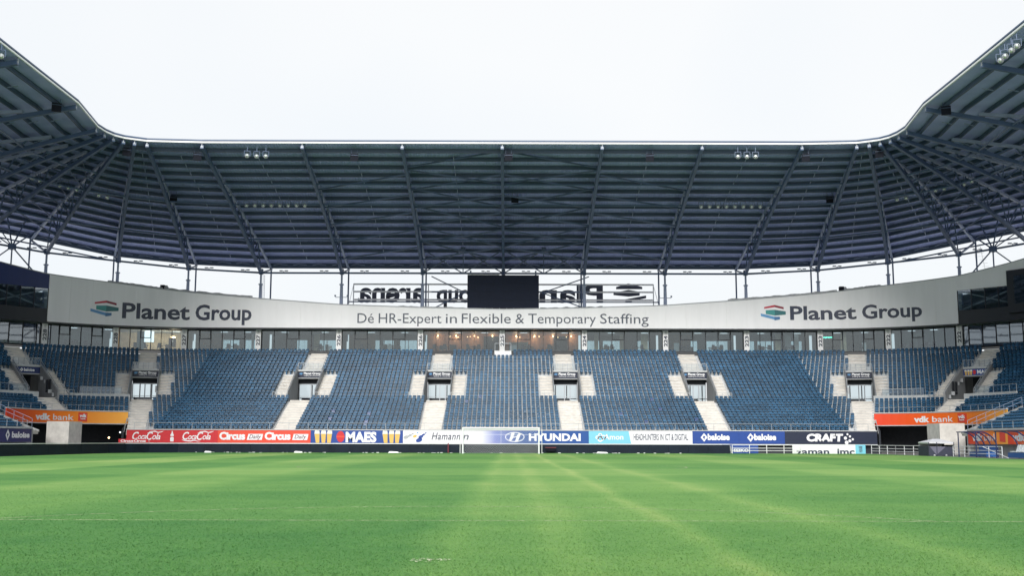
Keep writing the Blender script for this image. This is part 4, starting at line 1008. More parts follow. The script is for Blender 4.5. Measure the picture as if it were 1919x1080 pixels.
# dugouts
def dugout(y0, y1, label, seats):
    t = thing('dugout', label, 'dugout', (37.6, (y0+y1)/2, 0)); X0, X1 = 36.6, 38.4; H_ = 2.0
    prof = [(X0, H_)]+[(X1-1.35+1.35*math.sin(a), H_-1.5+1.5*math.cos(a)) for a in [PI/2*i/7 for i in range(8)]]
    n = 3; ribs = [y0+(y1-y0)*i/n for i in range(n+1)]
    for y in ribs:
        b = MB()
        for i in range(len(prof)-1): b.tube((prof[i][0], y, prof[i][1]), (prof[i+1][0], y, prof[i+1][1]), .05, n=6)
        b.tube((prof[-1][0], y, prof[-1][1]), (prof[-1][0], y, 0), .05, n=6); b.obj('rib', 'frameblue', t)
    for q in range(n):
        b = MB()
        for i in range(len(prof)-1):
            (xa_, za_), (xb_, zb_) = prof[i], prof[i+1]; b.quad((xa_, ribs[q]+.05, za_), (xb_, ribs[q]+.05, zb_), (xb_, ribs[q+1]-.05, zb_), (xa_, ribs[q+1]-.05, za_))
        b.obj('canopy_sheet', 'glass_cl', t)
    b = MB()
    for y in (y0, y1): b.tube((X0+.1, y, 0), (X0+.1, y, H_), .05, n=6)
    b.tube((X0, y0, H_), (X0, y1, H_), .05, n=6); b.tube((X1, y0, .5), (X1, y1, .5), .05, n=6); b.obj('frame', 'frameblue', t)
    MB().box(X0+.9, X1+.02, y0+.1, y1-.1, .05, .42).obj('base', 'bluepl', t); MB().box(X1-.1, X1, y0+.1, y1-.1, .42, .95).obj('back_panel', 'bluepl', t)
    if seats:
        m_ = int((y1-y0-.5)/.55)
        for i in range(m_):
            y = y0+.45+i*.55; b = MB().box(X0+.95, X0+1.4, y-.22, y+.22, .46, .54)
            b.hexa([(X0+1.38, y-.22, .5), (X0+1.46, y-.22, .5), (X0+1.46, y+.22, .5), (X0+1.38, y+.22, .5), (X0+1.55, y-.2, 1.0), (X0+1.62, y-.2, 1.0), (X0+1.62, y+.2, 1.0), (X0+1.55, y+.2, 1.0)])
            b.obj('seat', 'white', t)
    return t
dugout(87.2, 90.6, 'far dugout with clear curved canopy and dark blue frame, no seats showing', False)
dugout(77.6, 83.6, 'near dugout with clear curved canopy and a row of white seats, right edge', True)
# ================================================================== FASCIA AND GLASS BOXES
FR = 28.0; FZ0 = 15.3
TOP = [(0, 17.71), (10.3, 17.92), (20.5, 18.26), (30.7, 19.0), (39.9, 19.79), (48.2, 20.56), (52.7, 20.85), (56.7, 21.08), (59.9, 21.54), (63, 21.95), (70, 22.9), (130, 24)]
def ftop(s):
    a = abs(s)
    for (x0, z0), (x1, z1) in zip(TOP, TOP[1:]):
        if a <= x1: return z0+(z1-z0)*(a-x0)/(x1-x0)
    return 24
sL, sR = s_px(85.5, FR), s_px(1798.5, FR)
fa = thing('fascia_wall', 'long white curved fascia over the glass boxes with dark lettering', 'wall', (AX, CY+FR, FZ0))
npan = 44
for i in range(npan):
    a = sL+(sR-sL)*i/npan; c = sL+(sR-sL)*(i+1)/npan
    strip(a+.004, c-.004, FR, FZ0, 0, 'fascia_panel', 'fascia', fa, th=.12, step=.75, zt=lambda s: ftop(s)-.06)
strip(sL, sR, FR+.05, FZ0-.16, FZ0-.002, 'bottom_trim', 'mull', fa, th=.2, step=1)
# capping follows the top
b = MB(); n = 120
for i in range(n):
    a = sL+(sR-sL)*i/n; c = sL+(sR-sL)*(i+1)/n; p, q = P(a, FR), P(c, FR); b.bar((p.x, p.y, ftop(a)), (q.x, q.y, ftop(c)), .22, .11)
b.obj('capping', 'cap', fa)
def q(px): return s_px(px, FR)
def zrow(px, py, R=FR): p = P(s_px(px, R), R); return atY(px, py, p.y).z
# left and right name with mark, slogan in the middle
for lx0, lx1, tx0, tx1, yb, yc, ly0, ly1 in ((166, 219, 226, 470, 595.5, 565.5, 592, 562), (1427, 1474, 1482, 1731, 599, 572.5, 601, 572)):
    z0 = zrow(tx0, yb); z1 = zrow(tx0, yc); hc = z1-z0
    a = q(tx0); c = q(tx1)
    put(fit('Planet', (c-a)*.512, hc*.98, .024), a, FR, z0-.02, 'ink', fa, off=.085)
    put(fit('Group', (c-a)*.445, hc*.98, .024), a+(c-a)*.555, FR, z0-.02, 'ink', fa, off=.085)
    w = q(lx1)-q(lx0); zl0 = zrow(lx0, ly0); zl1 = zrow(lx0, ly1)
    for sh, m in logo_stack(w, zl1-zl0): put(sh, q(lx0), FR, zl0, m, fa, 'logo_block', .085)
z0 = zrow(942, 606.5); hc = zrow(942, 587)-z0
words = [('Dé', 669, 700), ('HR-Expert', 709, 827), ('in', 835, 856), ('Flexible', 865, 957), ('&', 966, 982), ('Temporary', 990, 1117), ('Staffing', 1125, 1216)]
for wd, a, c in words: put(fit(wd, q(c)-q(a), hc, .0), q(a), FR, z0, 'ink2', fa, off=.085)

# pillars with numbers
PX = [82, 216, 345, 484, 635, 788, 941, 1095, 1247, 1399, 1537, 1665, 1799]
NUM = ['228', '228', '227', '227', '226', '226', '225', '224', '224', '223', '223', '222', '222']
GR = 29.4; RZ0, RZ1 = 12.45, 15.14
for i, px in enumerate(PX):
    s = s_px(px, GR-.35)
    side = 'left' if px < 900 else 'right'
    lab = {82: 'leftmost pillar sign numbered 228', 216: 'pillar sign numbered 228 by the warm lit room', 345: 'pillar sign numbered 227 nearer the left corner', 484: 'pillar sign numbered 227 nearer the middle', 635: 'pillar sign numbered 226 nearer the left', 788: 'pillar sign numbered 226 left of the wood-lined rooms', 941: 'pillar sign numbered 225 above the white platform', 1095: 'pillar sign numbered 224 right of the wood-lined rooms', 1247: 'pillar sign numbered 224 farther right', 1399: 'pillar sign numbered 223 nearer the middle', 1537: 'pillar sign numbered 223 nearer the right corner', 1665: 'pillar sign numbered 222 beside the pale room', 1799: 'rightmost pillar sign numbered 222'}[px]
    t = thing('number_pillar', 'white '+lab, 'pillar', P(s, GR-.3, RZ0), 'white numbered pillars between the glass boxes')
    strip(s-.33, s+.33, GR-.35, RZ0, RZ1-.02, 'pillar_board', 'white', t, th=.3, step=2)
    vs, fs = fit(NUM[i], 1.38, .44, .035)
    put(([(-y, x) for x, y in vs], fs), s+.22, GR-.35, RZ1-2.05, 'ink', t, 'number', .17)
    vs, fs = fit('111', .34, .26, .02); put(([(-y, x) for x, y in vs], fs), s+.15, GR-.35, RZ1-.5, 'ink', t, 'small_mark', .17)
# rooms
STY = ['pale', 'warm', 'cool', 'mix', 'cool', 'wood', 'wood', 'cool', 'mix', 'cool', 'grey', 'pale']
ORD = ['first', 'second', 'third', 'fourth', 'fifth', 'sixth', 'seventh', 'eighth', 'ninth', 'tenth', 'eleventh', 'twelfth']
def quadz(b, s0, s1, R0, R1, z):
    n = 4
    for i in range(n):
        a = s0+(s1-s0)*i/n; c = s0+(s1-s0)*(i+1)/n
        def m_(s): return math.copysign(HX+(abs(s)-HX)*R1/R0, s) if abs(s) > HX else s
        p0, p1, p2, p3 = P(a, R0), P(c, R0), P(m_(c), R1), P(m_(a), R1)
        b.quad((p0.x, p0.y, z), (p1.x, p1.y, z), (p2.x, p2.y, z), (p3.x, p3.y, z))
def ms(s, R0, R1): return math.copysign(HX+(abs(s)-HX)*R1/R0, s) if abs(s) > HX else s
table_t = None; chair_t = None
for i in range(len(PX)-1):
    sty = STY[i]
    s0 = s_px(PX[i], GR-.35)+.36; s1 = s_px(PX[i+1], GR-.35)-.36
    if sty in ('warm',): desc = 'warm lit room with cream walls'
    elif sty == 'wood': desc = 'wood-lined room lit by small warm lamps'
    elif sty == 'pale': desc = 'pale empty room with plain doors'
    elif sty == 'grey': desc = 'dim grey room with a small green neon sign'
    else: desc = 'cool grey room with bright rear windows'
    t = thing('glass_box', 'glass box, %s, %s from the left' % (desc, ORD[i]), 'room', P((s0+s1)/2, GR, RZ0))
    Rb = GR+6.0; sb0, sb1 = ms(s0, GR, Rb), ms(s1, GR, Rb); wl = {'warm': 'cream', 'wood': 'wood', 'pale': 'roompale', 'grey': 'roomwall'}.get(sty, 'roomwall')
    b = MB(); quadz(b, s0-.36, s1+.36, GR-.5, GR+6.2, RZ0-.01); b.obj('floor', 'floor', t)
    b = MB(); quadz(b, s0-.36, s1+.36, GR-.3, GR+6.2, RZ1+.01); b.obj('ceiling', 'ceil' if sty != 'wood' else 'wood', t)
    # back wall with window openings showing the sky
    wins = {'cool': [(.06, .30), (.36, .62), (.70, .94)], 'mix': [(.35, .5), (.62, .92)], 'warm': [], 'pale': [], 'grey': [(.02, .10)], 'wood': []}[sty]
    if sty == 'cool' and i % 2: wins = [(.04, .22), (.26, .5), (.74, .9)]
    cuts = [0.0]+[v for w_ in wins for v in w_]+[1.0]
    for j in range(0, len(cuts)-1, 2):
        a, c = sb0+(sb1-sb0)*cuts[j], sb0+(sb1-sb0)*cuts[j+1]
        if c-a > .05: strip(a, c, Rb, RZ0, RZ1, 'back_wall', wl, t, th=.15, step=3)
    for (u0, u1) in wins:
        a, c = sb0+(sb1-sb0)*u0, sb0+(sb1-sb0)*u1
        strip(a, c, Rb, RZ1-.75, RZ1, 'back_wall', wl, t, th=.15, step=3)
        fr = strip(a, c, Rb, RZ0, RZ0+.25, 'rear_window', 'mull', t, th=.1, step=3)
        n = max(1, int((c-a)/1.1))
        for v in range(n+1):
            p = P(a+(c-a)*v/n, Rb); MB().bar((p.x, p.y, RZ0+.2), (p.x, p.y, RZ1-.7), .08).obj('window_bar', 'mull', fr)
        strip(a, c, Rb+.02, RZ0+.25, RZ1-.75, 'pane', 'glass', fr, th=.01, step=3)
    # partitions between rooms
    for sa, sb in ((s0-.36, ms(s0-.36, GR, Rb)), (s1+.36, ms(s1+.36, GR, Rb))):
        p, q_ = P(sa, GR), P(sb, Rb); b = MB().bar((p.x, p.y, (RZ0+RZ1)/2), (q_.x, q_.y, (RZ0+RZ1)/2), .12, RZ1-RZ0-.02); b.obj('partition', wl if sty != 'cool' else 'roompale', t)
    # front glazing: panes and mullions
    npn = 6; 
    for j in range(npn):
        a, c = s0+(s1-s0)*j/npn, s0+(s1-s0)*(j+1)/npn
        strip(a+.03, c-.03, GR, RZ0+.02, RZ1-.12, 'glass_pane', 'glass', t, th=.015, step=3)
    for j in range(npn+1):
        p = P(s0+(s1-s0)*j/npn, GR-.03); MB().bar((p.x, p.y, RZ0), (p.x, p.y, RZ1), .07, .1).obj('mullion', 'mull', t)
    b = MB()
    for j in ((1, 4) if i % 2 == 0 else (2,)):       # opening lights with heavier frames
        a, c = s0+(s1-s0)*(j+.02)/npn, s0+(s1-s0)*(j+.98)/npn; p, q_ = P(a, GR-.06), P(c, GR-.06); z_ = RZ0+1.55
        b.bar((p.x, p.y, z_), (q_.x, q_.y, z_), .1, .1); b.bar((p.x, p.y, RZ1-.1), (q_.x, q_.y, RZ1-.1), .1, .1); b.bar((p.x, p.y, z_), (p.x, p.y, RZ1), .12); b.bar((q_.x, q_.y, z_), (q_.x, q_.y, RZ1), .12)
    b.obj('opening_frame', 'mull', t)
    strip(s0, s1, GR-.02, RZ1-.1, RZ1, 'head_rail', 'mull', t, th=.1, step=3)
    # inner fittings
    if sty in ('pale', 'grey'):
        for u in (.3, .72):
            a = sb0+(sb1-sb0)*u; strip(a, a+.95, Rb-.1, RZ0, RZ0+2.3, 'inner_door', 'wallgrey', t, th=.06, step=3)
    if sty == 'warm':
        a = s0+(s1-s0)*.28; strip(a, a+1.3, GR+2.2, RZ0+1.2, RZ1-.12, 'white_screen', 'lampc', t, th=.05, step=3)
        a = sb0+(sb1-sb0)*.72; strip(a, a+.9, Rb-.1, RZ0+.9, RZ0+2.1, 'wall_monitor', 'black', t, th=.06, step=3)
    if sty == 'wood':
        b = MB()
        for u in ((.62, .80) if i == 6 else (.45, .62)): a = sb0+(sb1-sb0)*u; 
        a = sb0+(sb1-sb0)*(.66 if i == 6 else .78); strip(a, a+1.9, Rb-.15, RZ0, RZ1-.2, 'dark_doorway', 'black', t, th=.06, step=3)
        if i == 6: strip(sb0+.5, sb0+3.0, Rb-1.4, RZ0, RZ0+1.6, 'pale_cabinet', 'roompale', t, th=.5, step=3)
        for u in range(9):
            a = s0+(s1-s0)*(.05+.9*random.random()); p = P(ms(a, GR, GR+3), GR+2.2+random.random()*2, RZ1-.62+random.random()*.14)
            MB().ball(p, .045, 6, 4).obj('pendant_lamp', 'lampw', t)
        for u in (.15, .4, .65, .9):
            p = P(sb0+(sb1-sb0)*u, Rb-.4, RZ1-.25); MB().tube(p, p+Vector((0, 0, .2)), .09, .06, n=8).obj('wall_lamp', 'lampw', t)
            L_ = bpy.data.objects.new('room_light', bpy.data.lights.new('room_light', 'POINT')); L_.data.energy = 26; L_.data.color = (1, .62, .36); L_.data.shadow_soft_size = .15
            L_.location = P(sb0+(sb1-sb0)*u, Rb-.8, RZ1-.5); COL.objects.link(L_); L_.parent = t; L_.matrix_parent_inverse = parent_inv(t)
    if sty == 'warm':
        for u in (.35, .75):
            p = P(s0+(s1-s0)*u, GR+2.6, RZ1-.75); MB().ball(p, .32, 10, 6, .35).obj('pendant_lamp', 'lampw', t)
            L_ = bpy.data.objects.new('room_light', bpy.data.lights.new('room_light', 'POINT')); L_.data.energy = 90; L_.data.color = (1, .80, .58); L_.data.shadow_soft_size = .2
            L_.location = p+Vector((0, 0, -.5)); COL.objects.link(L_); L_.parent = t; L_.matrix_parent_inverse = parent_inv(t)
    if sty == 'grey':
        sh = fit('open', 1.1, .22, .01, .2); put(sh, s0+.4, GR+1.0, RZ0+1.9, 'neon', t, 'neon_sign', 0)
    rr_ = random.Random(i*7+1)
    for q_ in range(3 if sty in ('cool', 'mix', 'grey') else 1):
        a = s0+(s1-s0)*rr_.uniform(.05, .88); w_ = rr_.uniform(.3, .9); Rr = GR+rr_.uniform(.4, 4.0); hgt = rr_.choice([2.5, 2.5, 1.2, .9])
        strip(a, a+w_, Rr, RZ0, RZ0+hgt, rr_.choice(['curtain']) if hgt > 2 else 'cabinet', rr_.choice(['pwhite', 'roompale', 'cream', 'clad']) if hgt > 2 else rr_.choice(['black', 'wallgrey', 'pwhite']), t, th=.1, step=3)
    if sty in ('cool', 'mix') and i % 2 == 0:
        strip(s0+.3, s0+(s1-s0)*.38, GR+4.5, RZ0, RZ1-.02, 'wood_panel', 'wood', t, th=.1, step=3)
    for u in (.25+.1*(i % 3), .8):
        a = s0+(s1-s0)*u; strip(a-.45, a+.45, GR+2.6, RZ1-.05, RZ1-.02, 'ceiling_light', 'lampc', t, th=.14, step=3)
# furniture templates, copied into the rooms
def mk_table():
    t = thing('table', 'x', 'table'); MB().box(-.8, .8, -.4, .4, .70, .75).obj('tabletop', 'black', t)
    for x in (-.7, .7):
        for y in (-.32, .32): MB().bar((x, y, 0), (x, y, .7), .05).obj('leg', 'mull', t)
    return t
def mk_chair():
    t = thing('chair', 'x', 'chair'); MB().box(-.24, .24, -.24, .24, .42, .50).obj('seat', 'black', t)
    MB().hexa([(-.23, .20, .5), (.23, .20, .5), (.23, .26, .5), (-.23, .26, .5), (-.20, .28, 1.0), (.20, .28, 1.0), (.20, .33, 1.0), (-.20, .33, 1.0)]).obj('backrest', 'black', t)
    for x in (-.2, .2):
        for y in (-.2, .2): MB().bar((x, y, 0), (x, y, .42), .04).obj('leg', 'mull', t)
    return t
tb, chh = mk_table(), mk_chair(); used = {'t': False, 'c': False}
for i in range(len(PX)-1):
    s0 = s_px(PX[i], GR-.35)+.8; s1 = s_px(PX[i+1], GR-.35)-.8; room = 'the %s glass box from the left' % ORD[i]
    for j, u in enumerate((.25, .7)):
        s = s0+(s1-s0)*(u+random.uniform(-.08, .08)); R = GR+1.8; p = P(s, R, RZ0); tt_ = Tn(s, R); rz_ = math.atan2(tt_.y, tt_.x)
        lab = 'dark table in the %s part of %s' % (('left', 'right')[j], room)
        if not used['t']: tb.location = p; tb.rotation_euler = (0, 0, rz_); tb['label'] = lab; tb['group'] = 'tables in the glass boxes'; used['t'] = True
        else: copy_tree(tb, p, rz_, lab, 'tables in the glass boxes')
        for m_, (du, dR) in enumerate(((-.6, -.7), (.5, -.7), (.0, .8))):
            q_ = P(s+du+random.uniform(-.2, .2), R+dR, RZ0); rr = rz_+random.uniform(-.6, .6)+(PI if dR < 0 else 0)
            lab = 'dark chair, %s of the %s table, %s glass box from the left' % (('front left', 'front right', 'back')[m_], ('left', 'right')[j], ORD[i])
            if not used['c']: chh.location = q_; chh.rotation_euler = (0, 0, rr); chh['label'] = lab; chh['group'] = 'chairs in the glass boxes'; used['c'] = True
            else: copy_tree(chh, q_, rr, lab, 'chairs in the glass boxes')

b = MB()
for i in range(160):
    a, c = -80+i, -79+i; pp = [P(a, 27.95), P(c, 27.95), P(ms(c, 27.95, GR+.05), GR+.05), P(ms(a, 27.95, GR+.05), GR+.05)]; b.quad(*[(p_.x, p_.y, 15.165) for p_ in pp])
b.obj('soffit', 'cap', stand)
# slab edge in front of the boxes
strip(-70, 70, GR-.75, RZ0-.16, RZ0+.0, 'walkway_edge', 'mull', stand, th=.5, step=1.2)
b = MB(); quadz(b, -64, 0, 28.2, 35.9, 17.45); quadz(b, 0, 64, 28.2, 35.9, 17.45)
b = MB()
for i in range(64):
    a, c = -64+2*i, -62+2*i; pp = [P(a, 28.2), P(c, 28.2), P(ms(c, 28.2, 36), 36), P(ms(a, 28.2, 36), 36)]; b.quad(*[(p_.x, p_.y, 17.45) for p_ in pp])
b.obj('box_roof', 'fascia', stand)
# building wings beyond the fascia
for g, nm, lab in ((-1, 'navy', 'left wing with a navy band over dark windows and black cladding'), (1, 'fascia', 'right wing with a white band over dark windows and black cladding')):
    t = thing('stadium_wing', lab, 'building', P(g*60, FR, FZ0))
    aS = abs(sL) if g < 0 else abs(sR); aE = HX+FR*PI/2+55
    segs = [aS+.02+1.62*j for j in range(7)]+[aS+.02+1.62*7+3*j for j in range(0, 26)]
    def lim(v): return min(v, aE)
    strip(*sorted((g*(aS+.02), g*aE)), FR, 19.3, 0, 'upper_band', nm, t, th=.12, step=1.2, zt=lambda s: ftop(s)-.06)
    b = MB(); n = 90
    for i in range(n):
        a = g*(aS+(aE-aS)*i/n); c = g*(aS+(aE-aS)*(i+1)/n); p, q_ = P(a, FR), P(c, FR); b.bar((p.x, p.y, ftop(a)), (q_.x, q_.y, ftop(c)), .22, .11)
    b.obj('capping', 'cap', t)
    strip(*sorted((g*(aS+.02), g*aE)), FR, FZ0-.1, 16.85, 'cladding', 'clad', t, th=.14, step=1.2)
    for j in range(len(segs)-1):
        a, c = g*segs[j], g*segs[j+1]; lo_, hi_ = sorted((a, c))
        strip(lo_+.04, hi_-.04, FR+.02, 16.87, 19.28, 'window_pane', 'glass_dk', t, th=.02, step=1.6)
        p = P(a, FR-.02); MB().bar((p.x, p.y, 16.85), (p.x, p.y, 19.3), .1).obj('mullion', 'mull', t)
        strip(lo_+.04, hi_-.04, GR, RZ0, FZ0-.2, 'lower_pane', 'glass_dk', t, th=.02, step=1.6)
        p = P(a, GR-.03); MB().bar((p.x, p.y, RZ0), (p.x, p.y, FZ0-.1), .1).obj('mullion', 'mull', t)
    # white cross braces behind the windows
    for j in range(3):
        a = g*(aS+.8+j*7.6); c = g*(aS+.8+(j+1)*7.6-.8); p, q_ = P(a, FR+.6), P(c, FR+.6)
        for z0, z1 in ((17.0, 19.15), (19.15, 17.0)): MB().bar((p.x, p.y, z0), (q_.x, q_.y, z1), .16).obj('cross_brace', 'white', t)
    p = P(g*(aS+.4), FR+.4); MB().bar((p.x, p.y, 16.9), (p.x, p.y, 19.25), .35).obj('corner_post', 'white', t)
    strip(*sorted((g*(aS+.3), g*aE)), FR+5, RZ0, 19.4, 'inner_wall', 'roomwall', t, th=.2, step=2)
    b = MB(); quadz(b, *sorted((g*aS, g*(HX+FR*PI/2-.1))), FR, FR+5, 19.32); quadz(b, *sorted((g*aS, g*(HX+FR*PI/2-.1))), FR, FR+5, 16.83); quadz(b, *sorted((g*aS, g*(HX+FR*PI/2-.1))), FR, FR+5, RZ0-.01); b.obj('floor_slab', 'darkwall', t)
    if g > 0:
        s_ = s_px(1893, FR); strip(s_, s_+18, FR-.35, 16.0, ftop(s_)-.9, 'window_box', 'clad', t, th=.5, step=1.5)
        strip(s_+.6, s_+17, FR-.62, 17.0, ftop(s_)-1.6, 'box_pane', 'glass_dk', t, th=.03, step=1.5)
# roof of the box storey behind the fascia (seen from outside only) and things standing on it
def roll(px0, px1, label, m, dz=.12, r=.14, name='rolled_tarpaulin'):
    b = MB(); n = 26; pts = []
    for i in range(n+1):
        s = s_px(px0+(px1-px0)*i/n, FR+.3); p = P(s, FR+.3); pts.append((Vector((p.x, p.y, ftop(s)+dz+  .03*math.sin(i*1.3)+random.uniform(-.02, .03))), r*(.7+.5*random.random())))
    for (a, ra), (c, rc) in zip(pts, pts[1:]): b.tube(a, c, ra, rc, n=8)
    return tag(b.obj(name, m, None, True), label, 'tarpaulin')
roll(196, 300, 'lumpy grey tarpaulin roll lying on the left end of the fascia top', 'tarp'); roll(306, 470, 'longer grey tarpaulin roll on the fascia top above the left lettering', 'tarp')
roll(1366, 1572, 'long grey tarpaulin roll on the fascia top above the right mark', 'tarp'); roll(1590, 1655, 'short grey tarpaulin roll on the fascia top near the right column', 'tarp')
roll(745, 870, 'crumpled pale sheet on the fascia top left of the screen', 'tarp', .05, .11); roll(1012, 1130, 'crumpled black sheet on the fascia top right of the screen', 'tarpd', .06, .09)
for px, py, lab in ((303, 541, 'black and grey ventilation unit on the fascia top, left'), (1583, 544, 'black and grey ventilation unit on the fascia top, right')):
    s = s_px(px, FR+.8); p = P(s, FR+.8); z = ftop(s)
    t = thing('ventilation_unit', lab, 'vent', (p.x, p.y, z), 'ventilation units'); MB().box(p.x-.42, p.x+.1, p.y-.3, p.y+.3, z, z+.62).obj('casing', 'black', t)
    MB().box(p.x+.1, p.x+.5, p.y-.25, p.y+.25, z, z+.42).obj('fan_box', 'tarp', t); MB().tube((p.x+.3, p.y, z+.42), (p.x+.3, p.y, z+.58), .16, n=10).obj('fan', 'cap', t)
# ================================================================== ROOF
TIPZ = 31.95
ST = []   # per station: tip, node, rear
TI = [(37.34, 112.5), (38.45, 111.9), (39.4, 111.3), (40.1, 110.3), (40.5, 108.9), (40.65, 107.0)]
AO = [8, 23.8, 39.4, 55, 70.7, 86.4]; NZ = [23.3, 23.9, 24.2, 24.6, 24.9, 25.1]; RZr = [25.3, 25.95, 27.3, 28.0, 28.4, 28.6]
NY = 31.5; RR = 38.5
def mk(g):
    out = []
    for (tx, ty), a, nz, rz_ in zip(TI, AO, NZ, RZr):
        a = math.radians(a)
        out.append((Vector((AX+g*tx, ty, TIPZ)), Vector((AX+g*(HX+NY*math.sin(a)), CY+NY*math.cos(a), nz)), Vector((AX+g*(HX+RR*math.sin(a)), CY+RR*math.cos(a), rz_))))
    for y in (99.2, 86.9, 76.4, 65.9, 55.4): out.append((Vector((AX+g*39.6, y, TIPZ)), Vector((AX+g*(HX+NY), y, 25.2)), Vector((AX+g*(HX+RR), y, 28.7))))
    return out
ST = list(reversed(mk(-1)))
for j in range(-3, 4): ST.append((Vector((AX+j*10.57, 113.0, TIPZ)), Vector((AX+j*10.57, 142.3, 22.95)), Vector((AX+j*10.57, 148.5, 24.9))))
ST += mk(1)
NS = len(ST)
def deck(st, f, dz=0.0):
    """underside of the sheeting, f = 0 rear .. 1 front edge"""
    T, N_, B = st; x = B.x+(T.x-B.x)*f; y = B.y+(T.y-B.y)*f
    z = (B.z+.12)+(TIPZ+.40-B.z-.12)*f+1.1*4*f*(1-f)*.62
    return Vector((x, y, z+dz))
roof = thing('stadium_roof', 'dark steel canopy roof with trusses and long purlins over the stands', 'roof', (AX, 140, 24))
for i in range(NS-1):
    A_, B_ = ST[i], ST[i+1]; b = MB(); uv = []; nf = 10
    for q_ in range(nf):
        f0, f1 = -.0+q_/nf, (q_+1)/nf
        p = [deck(A_, f0), deck(B_, f0), deck(B_, f1), deck(A_, f1)]
        b.quad(*p); w = 36.0
        la = (p[1]-p[0]).length; lb = (p[2]-p[3]).length; u = i*5.3
        uv += [(u, f0*w), (u+la, f0*w), (u+(la+lb)/2, f1*w), (u+(la-lb)/2, f1*w)]
        p2 = [v+Vector((0, 0, .18)) for v in p]; b.quad(p2[3], p2[2], p2[1], p2[0]); uv += [(0, 0)]*4
    b.uv = uv; b.obj('roof_sheet', 'roof', roof)
NPU = 16
rest = MB()
for i in range(NS-1):
    A_, B_ = ST[i], ST[i+1]
    near = 5 <= i < NS-6
    for q_ in range(NPU):
        f = .012+(q_+.0)/(NPU-.4)*.985
        p, r_ = deck(A_, f, -.24), deck(B_, f, -.24)
        if near:
            b = MB(); b.bar(p, r_, .18, .40); b.obj('purlin', 'purlin', roof)
        else: rest.bar(p, r_, .18, .40)
o = rest.obj('purlin', 'purlin', roof); o['kind'] = 'stuff'
# sag rods between purlins, one line per corner/straight bay
b = MB()
for i in range(NS-1):
    for q_ in range(1, NPU-1):
        f0 = .012+q_/(NPU-.4)*.985; f1 = .012+(q_+.45)/(NPU-.4)*.985
        m0 = (deck(ST[i], f0, -.42)+deck(ST[i+1], f0, -.42))/2; m1 = (deck(ST[i], f1, -.30)+deck(ST[i+1], f1, -.30))/2
        if i % 6 != 2: b.bar(m0, m1, .07)
o = b.obj('sag_rods', 'steel_lt', roof); o['kind'] = 'stuff'
# trusses
def chord_top(st, f): return deck(st, f, -.66)
def chord_bot(st, f):
    """f = 0 at the node, 1 at the tip; slightly bent as in the real truss"""
    T, N_, B = st; p = N_+(T-N_)*f; p.z += .55*math.sin(PI*min(1, f)); return p
for st in ST:
    T, N_, B = st; tr = thing('x', 'x', 'x'); bpy.data.objects.remove(tr)
    b = MB(); n = 6
    for q_ in range(n): b.bar(chord_bot(st, q_/n), chord_bot(st, (q_+1)/n), .34, .40)
    tr = b.obj('truss', 'steel', roof)
    b = MB(); n = 6; fm = .86
    for q_ in range(n): b.bar(chord_top(st, fm*q_/n), chord_top(st, fm*(q_+1)/n), .26, .30)
    b.obj('top_chord', 'steel_lt', tr)
    b = MB(); b.bar(N_, chord_top(st, 0), .2); b.bar(N_+Vector((0, 0, -.2)), N_+Vector((0, 0, .5)), .5)
    # web: zigzag
    up = True; prev = N_; m_ = 9
    for q_ in range(1, m_+1):
        f = q_/m_*.74
        # match top chord fraction to the same plan distance
        pb = chord_bot(st, f); L_tot = (T-B).xy.length; ft = (pb-B).xy.length/L_tot
        p = chord_top(st, ft) if up else pb
        b.bar(prev, p, .13); prev = p; up = not up
        if q_ in (2, 4, 6): b.bar(chord_bot(st, f), chord_top(st, ft), .10)
    b.obj('web', 'steel', tr)
    # white tip bracket
    d = (T-N_); d.z = 0; d.normalize()
    MB().bar(T+d*.02, T+d*.02+Vector((0, 0, .4)), .07).bar(T+d*.03, T-d*.05, .26, .12).obj('tip_bracket', 'galv', tr)
# front edge: white gutter under a dark rim; rear edge beam
for nm, m, dz, w, h, ff in (('front_gutter', 'white', .02, .14, .15, 1.004), ('front_rim', 'steel', .27, .25, .12, 1.002), ('rear_beam', 'steel', -.25, .25, .5, 0)):
    b = MB()
    for i in range(NS-1): b.bar(deck(ST[i], ff, dz), deck(ST[i+1], ff, dz), w, h)
    b.obj(nm, m, roof)
# ring tubes between trusses
for nm, fn in (('ring_tube', lambda s: s[1]), ('ring_tube', lambda s: chord_bot(s, .72)), ('ring_tube', lambda s: chord_bot(s, .56)), ('ring_tube', lambda s: chord_bot(s, .28)), ('ring_tube', lambda s: s[2]+Vector((0, 0, -1.0)))):
    b = MB()
    for i in range(NS-1):
        b.tube(fn(ST[i]), fn(ST[i+1]), .10 if fn(ST[i]) is not ST[i][1] else .13, n=6)
    b.obj(nm, 'steel', roof)
# rear lattice edge
b = MB()
for i in range(NS-1):
    for q_ in range(8):
        a0, a1 = q_/8, (q_+1)/8; A0 = deck(ST[i], .0, -.1).lerp(deck(ST[i+1], .0, -.1), a0); A1 = deck(ST[i], .045, -.6).lerp(deck(ST[i+1], .045, -.6), a1)
        if q_ % 2: A0, A1 = deck(ST[i], .045, -.6).lerp(deck(ST[i+1], .045, -.6), a0), deck(ST[i], .0, -.1).lerp(deck(ST[i+1], .0, -.1), a1)
        b.bar(A0, A1, .06)
o = b.obj('edge_lattice', 'steel_lt', roof); o['kind'] = 'stuff'
